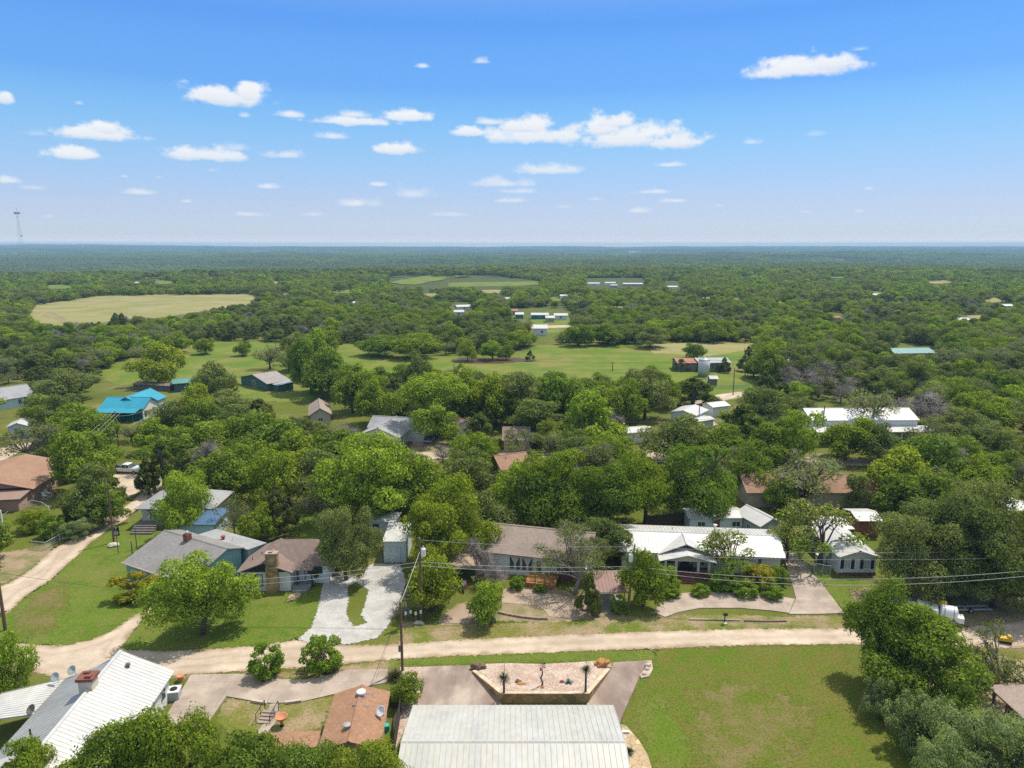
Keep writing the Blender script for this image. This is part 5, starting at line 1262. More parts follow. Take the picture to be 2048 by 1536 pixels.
def at_pole(key, dz=0.0, dx=0.0, dy=0.0):
    p, h, l = POLE[key]
    return Vector((p.x + l + dx, p.y + dy, h + dz))
def wire(label, a, b, sag=.6, r=.018, mat=None, group=None):
    pts = [a.lerp(b, i / 20) - Vector((0, 0, sag * 4 * (i / 20) * (1 - i / 20))) for i in range(21)]
    o = MB().tube(pts, r, 5).build('power_line', mat or m_wire)
    return tag(o, label, 'cable', group)
pole('front', 'leaning brown pole with meter box at the near edge of the gravel road', (805, 1342), 1205, .13, m_pole, lean=-.0, phrase='the front pole')
e = bpy.data.objects['utility_pole']
MB().box((-.3, -.3, 2.3), (-.08, -.08, 2.9)).build('meter_box', wood_grey, e)
pole('can', 'tall brown pole carrying a white transformer beside the bush by the gravel drive', (843, 1238), 1078, .15, can=1, phrase='the transformer pole')
pole('mid', 'orange-brown leaning pole with white transformer in front of the cream house', (1256, 1216), 1090, .14, M('pale_pole_wood', (.34, .2, .11), (.26, .15, .085), 2), can=-1, lean=.55, phrase='the leaning orange-brown pole')
pole('road', 'brown pole on the grass verge of the side road', (228, 1085), 970, .13, phrase='the side-road pole')
pole('cross', 'pole with crossarm in front of the turquoise-roofed house', (240, 916), 822, .14, arm=1.3, phrase='the crossarm pole')
pole('edge', 'thick brown pole at the left edge beside the road fork', (11, 1260), 1100, .17, phrase='the left-edge pole')
pole('ware', 'pole with transformer in front of the white warehouse', (1643, 884), 812, .15, can=-1)
pole('wood', 'pole with white transformer among trees right of the pale grey cross-gabled house', (902, 876), 815, .14, can=1, phrase='the pole among the trees')
pole('lane', 'dark pole at the bend of the gravel lane', (1466, 790), 737, .15, m_pole2)
pole('far', 'dark pole in the yard right of the ranch barn', (1490, 752), 712, .15, m_pole2)
pole('pav', 'thin dark pole in front of the white pavilion', (1397, 855), 807, .12, m_pole2)
pole('past', 'short weathered pole standing in the pasture right of the pond', (1225, 742), 724, .16, m_pole2, arm=.7)
pole('past2', 'short pole in the pasture left of the pond', (908, 742), 727, .16, m_pole2)
pole('tx', 'crossarm pole with twin transformers in the trees right of the ranch barn', (1570, 765), 712, .15, m_pole2, arm=1.2, can=1)
pole('pl', 'crossarm pole at the left side of the pasture', (429, 746), 720, .15, m_pole2, arm=1.3)
pole('pl2', 'crossarm pole by the pasture thicket', (553, 716), 680, .15, m_pole2, arm=1.3)
pole('yard', 'grey post by the wooden steps of the white stone house', (237, 1108), 1058, .06, m_pole2, name='wooden_post')
pole('yard2', 'grey post in front of the steps of the white stone house', (274, 1098), 1055, .07, m_pole2, name='wooden_post')
pole('yard3', 'stout short post with a plant beside the teal house', (265, 1110), 1083, .09, m_pole2, name='wooden_post')
off = lambda px, py, d: EYE_P + ray(px, py) * d
EYE_P = Vector((0, 0, EYE))
for k, (dz, t) in enumerate([(-2.75, 'upper'), (-3.2, 'lower')]):
    a, b = at_pole('can', dz), at_pole('mid', dz + .1 - .0)
    b.x -= .2
    wire(t + ' pale cable between the transformer pole and the leaning orange-brown pole', a, b, .35 + .1 * k, .021)
    c = off(2120, 1135 + 10 * k, 77 - k)
    wire(t + ' thick pale cable sagging from the leaning pole to the right edge', b, c, 1.5 + .2 * k, .025)
    d = off(330, 1166 + 12 * k, 80)
    wire(t + ' pale cable from the transformer pole across the front of the stone-chimney house', d, a, .5, .02)
wire('topmost wire from the transformer pole to the leaning orange-brown pole', at_pole('can', -.1), at_pole('mid', -.2), .3, .014)
wire('topmost wire running right from the leaning pole past the live oaks', at_pole('mid', -.2), off(2120, 1098, 82), .6, .014)
wire('second wire running right from the leaning pole in front of the live oaks', at_pole('mid', -1.1), off(2120, 1112, 80), .6, .014)
wire('guy cable slanting from the transformer pole down to the front pole', at_pole('can', -1.5), at_pole('front', -.1), .1, .025, m_wire)
wire('thin wire from the front pole down to the near driveway', at_pole('front', -.3), G(752, 1358, .2), .0, .012, m_wired)
wire('dark wire from the left-edge pole toward the round bush trees', at_pole('edge', -2.6), off(420, 1192, 82), .4, .018, m_wired)
for i in range(4):
    wire(['first', 'second', 'third', 'fourth'][i] + ' from the left of four lines from the crossarm pole to the left edge', at_pole('cross', -.2, -1.2 + .8 * i), off(-60, 1004 + 24 * i, 118 - i * 4), 1.2, .022, m_wire)
wire('line from the crossarm pole across the yard to the turquoise-roofed house', at_pole('cross', -1), G(285, 822, 2.6), .4, .02)
for i in range(2): wire(['upper', 'lower'][i] + ' wire across the oak tops left of the warehouse pole', off(1090, 846 + 14 * i, 158), at_pole('ware', -1 - .9 * i), .8, .03, m_wired)
for i in range(2): wire(['upper', 'lower'][i] + ' wire over the pasture edge into the twin-transformer pole', off(1050, 722 + 17 * i, 235), at_pole('tx', -.2 - 1.2 * i), 1.2, .035, m_wired)
wire('wire strung from the pasture crossarm pole toward the thicket pole', at_pole('pl', -.2), at_pole('pl2', -.2), .8, .035, m_wired)
# meters in a row, mailbox
for i in range(4):
    e = empty('meter', G(812 + 10 * i, 1246 - (i % 2) * 3), 0, ['first', 'second', 'third', 'fourth'][i] + ' from the left of four white-capped meter posts by the transformer pole', 'meter', 'meter posts by the transformer pole')
    MB().box((-.04, -.04, 0), (.04, .04, 1.0)).build('post', m_pole2, e); MB().lathe([(.12, 1.0), (.15, 1.1), (.13, 1.35), (.05, 1.42)], 10).build('cap', w_white, e)
e = empty('mailbox', G(1448, 1247), R(10), 'dark mailbox on a leaning post at the far side of the gravel road', 'mailbox')
MB().tube([(0, 0, 0), (.08, 0, 1.0)], .06, 6).build('post', w_dark, e); MB().box((-.1, -.2, 1.0), (.3, .1, 1.28)).build('box', w_dark, e)
MB().box((-.15, -.3, 0), (.3, .1, .1)).build('base', k_pale, e)
# terracotta bowl, steps
e = empty('bowl_planter', G(564, 1452), 0, 'wide terracotta bowl planter on the dry lawn beside the steps', 'planter')
bo = MB().lathe([(.1, 0), (.16, .5), (.2, .55), (.42, .75), (.52, .98), (.55, 1.0), (.5, .97), (.38, .78), (.01, .7)], 20).build('bowl', paint('terracotta', (.55, .24, .12)), e, True)
MB().lathe([(.22, 0), (.12, .2), (.1, .5)], 12).build('foot', iron, e)
e = empty('garden_steps', G(540, 1428), R(-6), 'short flight of concrete steps with iron handrails down to the lower lawn', 'steps')
mb = MB()
for i in range(4): mb.box((-.55, -.35 - .35 * i, -.05), (.55, -.35 * i, .42 - .1 * i))
mb.build('steps', m_conc, e)
for s in (-.65, .65):
    mb = MB().bar((s, .4, 0), (s, .4, 1.1), .05).bar((s, -1.4, 0), (s, -1.4, .9), .05).bar((s, .4, 1.1), (s, -1.4, .9), .05).bar((s, -.5, 0), (s, -.5, 1.0), .04)
    mb.build('handrail', iron, e)
e = empty('edging_stones', G(515, 1406), 0, 'row of white stones edging the driveway left of the garden steps', 'edging')
mb = MB()
for i in range(9): q = G(505 + 3.4 * i, 1403.5 + .55 * i, .05) - e.location; mb.box((q.x - .09, q.y - .12, 0), (q.x + .07, q.y + .12, .26))
mb.build('stones', k_pale, e)
e = empty('edging_stones', G(590, 1404), 0, 'row of white stones edging the driveway right of the garden steps', 'edging')
mb = MB()
for i in range(9): q = G(573 + 3.6 * i, 1407 - .5 * i, .05) - e.location; mb.box((q.x - .09, q.y - .12, 0), (q.x + .07, q.y + .12, .26))
mb.build('stones', k_pale, e)
e = empty('stone_edging', G(1045, 1230), 0, 'curved low stone edging below the paved yard', 'edging')
mb = MB(); rr = random.Random(3)
for i in range(30):
    t = i / 29; q = G(997 + 96 * t, 1226 + 24 * t - 11 * t * t, 0) - e.location; s = rr.uniform(.8, 1.15)
    mb.box((q.x - .13 * s, q.y - .15, -.05), (q.x + .13 * s, q.y + .15, .24 * s))
mb.build('stones', M('reddish_stone', (.36, .25, .19), (.28, .19, .15), 3), e)
e = empty('landscape_timber', G(1470, 1243), 0, 'weathered log edging on the dry verge by the gravel road', 'edging')
MB().tube([G(1378, 1238.5, .1) - e.location, G(1430, 1239, .12) - e.location, G(1480, 1240, .1) - e.location], .09, 7).build('log', M('bleached_wood', (.45, .42, .33), (.35, .33, .25)), e)
MB().tube([G(1488, 1241, .1) - e.location, G(1530, 1242.5, .1) - e.location, G(1573, 1242, .1) - e.location], .09, 7).build('log', wood_grey, e)
# ------------------------------------------------------------------ fences
m_link = bpy.data.materials.new('chain_link'); m_link.use_nodes = True
def _cl():
    nt = m_link.node_tree; b = nt.nodes['Principled BSDF']; b.inputs['Base Color'].default_value = (.33, .36, .35, 1); b.inputs['Metallic'].default_value = .4
    tc = nd(nt, 'ShaderNodeTexCoord'); mp = nd(nt, 'ShaderNodeMapping'); mp.inputs['Rotation'].default_value = (0, R(45), 0); nt.links.new(tc.outputs['Object'], mp.inputs[0])
    sx = nd(nt, 'ShaderNodeSeparateXYZ'); nt.links.new(mp.outputs[0], sx.inputs[0])
    f = None
    for s in (sx.outputs[0], sx.outputs[2]):
        w = math_n(nt, 'LESS_THAN', math_n(nt, 'PINGPONG', s, .05), .009); f = w if f is None else math_n(nt, 'MAXIMUM', f, w)
    nt.links.new(f, b.inputs['Alpha'])
_cl()
def chain_fence(label, px, h=1.2, step=2.6):
    P_ = [G(a, b) for a, b in px]
    e = empty('chain_link_fence', P_[0], 0, label, 'fence')
    for a, b in zip(P_, P_[1:]):
        a, b = a - e.location, b - e.location
        d = (b - a).to_2d(); rz = math.atan2(d.y, d.x); L = d.length
        o = MB().add([(0, 0, .05), (L, 0, .05), (L, 0, h), (0, 0, h)], [(0, 1, 2, 3)]).build('mesh_panel', m_link, e); o.location = a; o.rotation_euler.z = rz
        MB().bar(a + Vector((0, 0, h)), b + Vector((0, 0, h)), .045).build('rail', m_wire, e)
        n = max(1, round(L / step))
        for i in range(n): q = a.lerp(b, i / n); MB().tube([q, q + Vector((0, 0, h + .08))], .035, 6).build('post', m_wire, e)
    q = P_[-1] - e.location; MB().tube([q, q + Vector((0, 0, h + .08))], .035, 6).build('post', m_wire, e)
chain_fence('chain-link fence curving from the corner of the pink brick house', [(48, 1022), (65, 1014), (85, 1018), (98, 1027), (101, 1035)])
chain_fence('short chain-link fence beside the road by the row of shrubs', [(65, 1098), (92, 1101), (120, 1085), (150, 1073)])
chain_fence('chain-link fence in the yard behind the crossarm pole', [(254, 914), (292, 915)])
chain_fence('chain-link gate fence between the driveway and the black-shuttered house', [(1600, 1143), (1628, 1146), (1645, 1150), (1660, 1152)], 1.4)
chain_fence('chain-link yard fence sloping below the turquoise-roofed house', [(215, 890), (250, 868), (290, 846), (310, 834)])
chain_fence('wire fence along the near edge of the ranch yard', [(1418, 778), (1445, 779), (1500, 776)], 1.2, 5)
def board_fence(label, px, h, mat, d=.14, name='board_fence'):
    P_ = [G(a, b) for a, b in px]
    e = empty(name, P_[0], 0, label, 'fence')
    for a, b in zip(P_, P_[1:]):
        a, b = a - e.location, b - e.location
        L = (b - a).length; n = max(2, int(L / .16)); u = (b - a).normalized(); v = Vector((-u.y, u.x, 0)); mb = MB()
        for i in range(n):
            p = a + u * (L * i / n); q = p + u * (L / n * .93); hh = Vector((0, 0, h + .03 * math.sin(i * 7.1)))
            mb.hexa([p, q, q + v * .03, p + v * .03, p + hh, q + hh, q + v * .03 + hh, p + v * .03 + hh])
        mb.build('boards', mat, e)
        MB().bar(a - v * .05 + Vector((0, 0, h * .8)), b - v * .05 + Vector((0, 0, h * .8)), .08).bar(a - v * .05 + Vector((0, 0, h * .25)), b - v * .05 + Vector((0, 0, h * .25)), .08).build('rail', mat, e)
m_dkwood = M('dark_brown_boards', (.085, .065, .05), (.055, .043, .035), 2, stretch=(1, 1, .2))
board_fence('dark brown board fence running beside the orange-roofed cottage toward the camera', [(778, 1415), (802, 1416), (798, 1450), (791, 1492), (788, 1530)], 1.7, m_dkwood)
board_fence('reddish-brown board fence behind the taupe-roofed house', [(955, 1080), (1040, 1072), (1120, 1062), (1180, 1056)], 1.9, wood)
board_fence('dark plank fence behind the cream house', [(1290, 1056), (1345, 1050), (1400, 1046)], 1.9, m_dkwood)
board_fence('dark wooden fence by the leafy tree at the left edge', [(35, 1395), (45, 1365), (62, 1338)], 1.5, m_dkwood)
# ------------------------------------------------------------------ vehicles
m_carw = bpy.data.materials.new('white_car_paint'); m_carw.use_nodes = True
_b = m_carw.node_tree.nodes['Principled BSDF']; _b.inputs['Base Color'].default_value = (.72, .73, .74, 1); _b.inputs['Roughness'].default_value = .25; _b.inputs['Coat Weight'].default_value = .4
rubber = paint('rubber', (.025, .025, .026)); yellow = paint('machine_yellow', (.62, .40, .05)); m_red = paint('gloss_red', (.5, .04, .05)); m_blueb = paint('gloss_blue', (.04, .07, .28))
def wheel(e, x, y, r=.38, w=.25, name='wheel'):
    o = MB().tube([(x, y - w / 2, r), (x, y + w / 2, r)], r, 16).build(name, rubber, e)
    MB().tube([(x, y - w / 2 - .01, r), (x, y + w / 2 + .01, r)], r * .55, 12).build('rim', r_galv, o)
def pickup(label, p, rz):
    e = empty('pickup_truck', p, rz, label, 'pickup truck')
    W = .98
    mb = MB()
    prof = [(-2.85, .5), (2.75, .5), (2.85, .75), (2.8, 1.02), (1.35, 1.14), (-.75, 1.14), (-.75, 1.1), (-2.85, 1.1)]
    n = len(prof)
    vs = [(x, -W, z) for x, z in prof] + [(x, W, z) for x, z in prof]
    mb.add(vs, [tuple(range(n))[::-1], tuple(range(n, 2 * n))] + [(i, (i + 1) % n, (i + 1) % n + n, i + n) for i in range(n)])
    b = mb.build('body', m_carw, e)
    bv = b.modifiers.new('bevel', 'BEVEL'); bv.width = .07; bv.segments = 2
    c = MB().hexa([(-.8, -.9, 1.1), (1.3, -.9, 1.1), (1.3, .9, 1.1), (-.8, .9, 1.1), (-.6, -.74, 1.82), (.55, -.74, 1.82), (.55, .74, 1.82), (-.6, .74, 1.82)]).build('cab', m_carw, e)
    bv = c.modifiers.new('bevel', 'BEVEL'); bv.width = .06; bv.segments = 2
    MB().hexa([(.66, -.74, 1.74), (1.24, -.84, 1.17), (1.24, .84, 1.17), (.66, .74, 1.74), (.7, -.74, 1.76), (1.28, -.84, 1.19), (1.28, .84, 1.19), (.7, .74, 1.76)]).build('windshield', glass, e)
    for s in (-1, 1):
        for (a, b_) in ((-.62, .12), (.2, .85)):
            MB().hexa([(a, s * .885, 1.2), (b_, s * .885, 1.2), (b_, s * .90, 1.2), (a, s * .90, 1.2), (a + .06, s * .775, 1.7), (min(b_, .62), s * .775, 1.7), (min(b_, .62), s * .79, 1.7), (a + .06, s * .79, 1.7)]).build('side_window', glass, e)
        MB().box((2.78, s * .75 - .15, .78), (2.87, s * .75 + .15, .95)).build('headlight', glass_pale, e)
    MB().box((-2.7, -.82, 1.101), (-.85, .82, 1.11)).build('truck_bed', w_dark, e)
    MB().box((2.84, -.9, .5), (2.95, .9, .68)).build('bumper', r_galv, e)
    for x in (-1.8, 1.85):
        for y in (-.86, .86): wheel(e, x, y)
    return e
pickup('white pickup truck parked on the gravel behind the shrubs left of the dark cedar', G(256, 945), R(-6))
e = empty('covered_trailer', G(858, 884), R(80), 'small dark-covered vehicle parked on bare earth beside a striped fence', 'vehicle')
b = MB().box((-1.7, -.85, .35), (1.7, .85, .8)).build('body', w_grey, e); MB().hexa([(-1.6, -.8, .8), (1.4, -.8, .8), (1.4, .8, .8), (-1.6, .8, .8), (-1.3, -.65, 1.35), (.6, -.65, 1.35), (.6, .65, 1.35), (-1.3, .65, 1.35)]).build('cover', paint('dark_blue_grey', (.05, .065, .09)), e)
for x in (-1.05, 1.05):
    for y in (-.75, .75): wheel(e, x, y, .32, .2)
board_fence('short red and grey striped fence beside the dark-covered vehicle', [(826, 894), (846, 893)], 1.2, M('striped_boards', (.4, .12, .1), (.35, .35, .34), 2))
# tank truck under the leafy tree
def tank_rig():
    a, b = G(1826, 1236), G(1925, 1256)
    e = empty('tank_truck', (a + b) / 2, math.atan2(b.y - a.y, b.x - a.x), 'white service truck with round tank and yellow engine under the leafy tree', 'truck')
    L = (b - a).length / 2
    MB().box((-L, -.95, .6), (L - .9, .95, .8)).build('bed', w_grey, e)
    bx = MB().box((-L + .3, -.95, .8), (-.1, .95, 2.0)).build('box', m_carw, e); bv = bx.modifiers.new('bevel', 'BEVEL'); bv.width = .08; bv.segments = 2
    MB().tube([(.1, 0, 1.55), (.2, 0, 1.55), (1.7, 0, 1.55), (1.85, 0, 1.55)], [.5, .78, .78, .4], 20).build('tank', m_carw, e)
    for x in (.5, 1.4): MB().lathe([(.8, 0), (.8, .1)], 20).build('tank_band', r_galv, e).matrix_basis = Matrix.Translation((x - .05, 0, 1.55)) @ Matrix.Rotation(R(90), 4, 'Y')
    MB().box((-.05, .35, 1.9), (.75, .9, 2.45)).build('engine', yellow, e)
    MB().box((L - .85, -.6, .75), (L, .55, 1.35)).build('toolbox', w_white, e)
    MB().bar((L - .2, -.5, .6), (L + .5, -.1, .35), .1).build('hitch', iron, e)
    for x in (-1.6, -.7, 1.3):
        for y in (-.9, .9): wheel(e, x, y, .4, .25)
    c = empty('white_van', G(1806, 1228), e.rotation_euler.z, 'white vehicle mostly hidden by foliage behind the service truck', 'vehicle')
    bd = MB().hexa([(-1.6, -.85, .4), (1.6, -.85, .4), (1.6, .85, .4), (-1.6, .85, .4), (-1.5, -.8, 1.5), (1.2, -.8, 1.5), (1.2, .8, 1.5), (-1.5, .8, 1.5)]).build('body', m_carw, c); bv = bd.modifiers.new('bevel', 'BEVEL'); bv.width = .1; bv.segments = 2
    MB().box((-1.0, -.87, .95), (.9, -.8, 1.35)).build('side_window', glass, c)
    for x in (-1, 1):
        for y in (-.8, .8): wheel(c, x, y, .34, .2)
tank_rig()
e = empty('steel_beam_trailer', G(1935, 1222), R(2), 'long grey frame trailer lying behind the service truck', 'trailer')
mb = MB()
for y in (-.4, .4): mb.box((-2.6, y - .06, .3), (2.6, y + .06, .5))
for i in range(6): mb.box((-2.4 + i * .95, -.4, .32), (-2.3 + i * .95, .4, .46))
mb.build('frame', r_galv, e); wheel(e, 0, -.5, .3, .18); wheel(e, 0, .5, .3, .18)
e = empty('yellow_machine', G(2010, 1286), R(-20), 'yellow machine half behind the half-bare tree at the right edge', 'machine')
MB().box((-1.0, -.55, .55), (1.0, .55, 1.1)).build('body', yellow, e); MB().box((-.9, -.5, .1), (.9, .5, .55)).build('tracks', rubber, e); MB().hexa([(.2, -.5, 1.1), (.9, -.5, 1.1), (.9, .5, 1.1), (.2, .5, 1.1), (.3, -.4, 1.5), (.8, -.4, 1.5), (.8, .4, 1.5), (.3, .4, 1.5)]).build('engine_cover', yellow, e); e.scale = (.6, .6, .62)
# motorbikes under the trees beside the taupe-roofed house
for i, (px, py, mt, t) in enumerate([(912, 1181, m_blueb, 'blue motorbike with windscreen under the trees beside the deck house'), (930, 1180, m_red, 'red motorbike parked beside the blue one under the trees')]):
    e = empty('motorbike', G(px, py), R(-110 + 12 * i), t, 'motorbike')
    for x in (-.7, .72): wheel(e, x, 0, .32, .14)
    MB().hexa([(-.5, -.15, .4), (.5, -.15, .4), (.5, .15, .4), (-.5, .15, .4), (-.3, -.2, .85), (.45, -.18, .95), (.45, .18, .95), (-.3, .2, .85)]).build('body', mt, e)
    MB().box((-.85, -.16, .8), (-.15, .16, .92)).build('saddle', w_dark, e); MB().bar((.72, 0, .32), (.45, 0, 1.05), .09).build('fork', r_galv, e); MB().bar((.42, -.4, 1.1), (.42, .4, 1.1), .05).build('handlebar', iron, e)
    MB().hexa([(.5, -.25, 1.0), (.54, -.25, 1.0), (.54, .25, 1.0), (.5, .25, 1.0), (.35, -.2, 1.4), (.39, -.2, 1.4), (.39, .2, 1.4), (.35, .2, 1.4)]).build('windscreen', glass_pale, e)
# bins and other odds and ends
e = empty('white_cooler_box', G(1641, 1124), R(5), 'white box crate beside the small tree left of the black-shuttered house', 'crate'); MB().box((-.55, -.45, 0), (.55, .45, 1.0)).build('box', w_white, e); MB().box((-.6, -.5, 1.0), (.6, .5, 1.08)).build('rim', w_cream, e)
e = empty('white_post', G(2, 1050), 0, 'tall white board at the left edge of the yard', 'board'); MB().box((-2.5, -.1, 0), (.3, .1, 2.4)).build('board', w_white, e)
e = empty('flower_pot', G(361, 1362), 0, 'terracotta pot with greenery at the corner of the seam-roofed house', 'flower pot'); MB().lathe([(.22, 0), (.32, .5), (.36, .52), (.34, .6), (.0, .55)], 14).build('pot', paint('terracotta', (.55, .24, .12)), e)
e = empty('gazebo_sign', G(233, 1076), R(30), 'dark round-mirrored sign frame beside the side-road pole', 'sign'); MB().box((-.45, -.06, .3), (.45, .0, 1.6)).build('frame', w_dark, e); MB().tube([(0, -.09, .8), (0, -.07, .8)], .34, 16).build('mirror', glass_pale, e)
# ------------------------------------------------------------------ radio tower far left
def tower():
    p = G(50, 550); h = up_at(p, 424)
    e = empty('radio_mast', p, 0, 'tall thin lattice radio mast rising above the far-left horizon', 'radio mast')
    k = h / 7
    mb = MB()
    w = lambda z: 4.2 * (1 - z / h) + 1.0
    lean = -5.5
    for s in range(3):
        a = s * 2.094
        mb.tube([(math.cos(a) * w(z), math.sin(a) * w(z), z) for z in (0, h * .5, h)], [.13, .11, .1], 4)
    n = 22
    for i in range(n):
        z0, z1 = h * i / n, h * (i + 1) / n
        for s in range(3):
            a, b = s * 2.094, (s + 1) * 2.094
            mb.tube([(math.cos(a) * w(z0), math.sin(a) * w(z0), z0), (math.cos(b) * w(z1), math.sin(b) * w(z1), z1)], .055, 3, cap=False)
    mb.build('lattice', M('mast_steel', (.42, .43, .45), (.36, .37, .39)), e)
    mb = MB()
    for s in range(9):
        a = s * .698; mb.box((math.cos(a) * 3.4 - .5, math.sin(a) * 3.4 - .5, h - 3), (math.cos(a) * 3.4 + .5, math.sin(a) * 3.4 + .5, h))
    mb.lathe([(3.2, h - 2.0), (3.2, h - 1.6)], 12); mb.tube([(0, 0, h), (0, 0, h + 6)], .2, 5)
    mb.build('antennas', MATS['mast_steel'], e)
    MB().lathe([(1.2, h * .62), (1.4, h * .62 + 1.4)], 10, (2.6, 0, 0)).build('dish', w_grey, e)
tower()
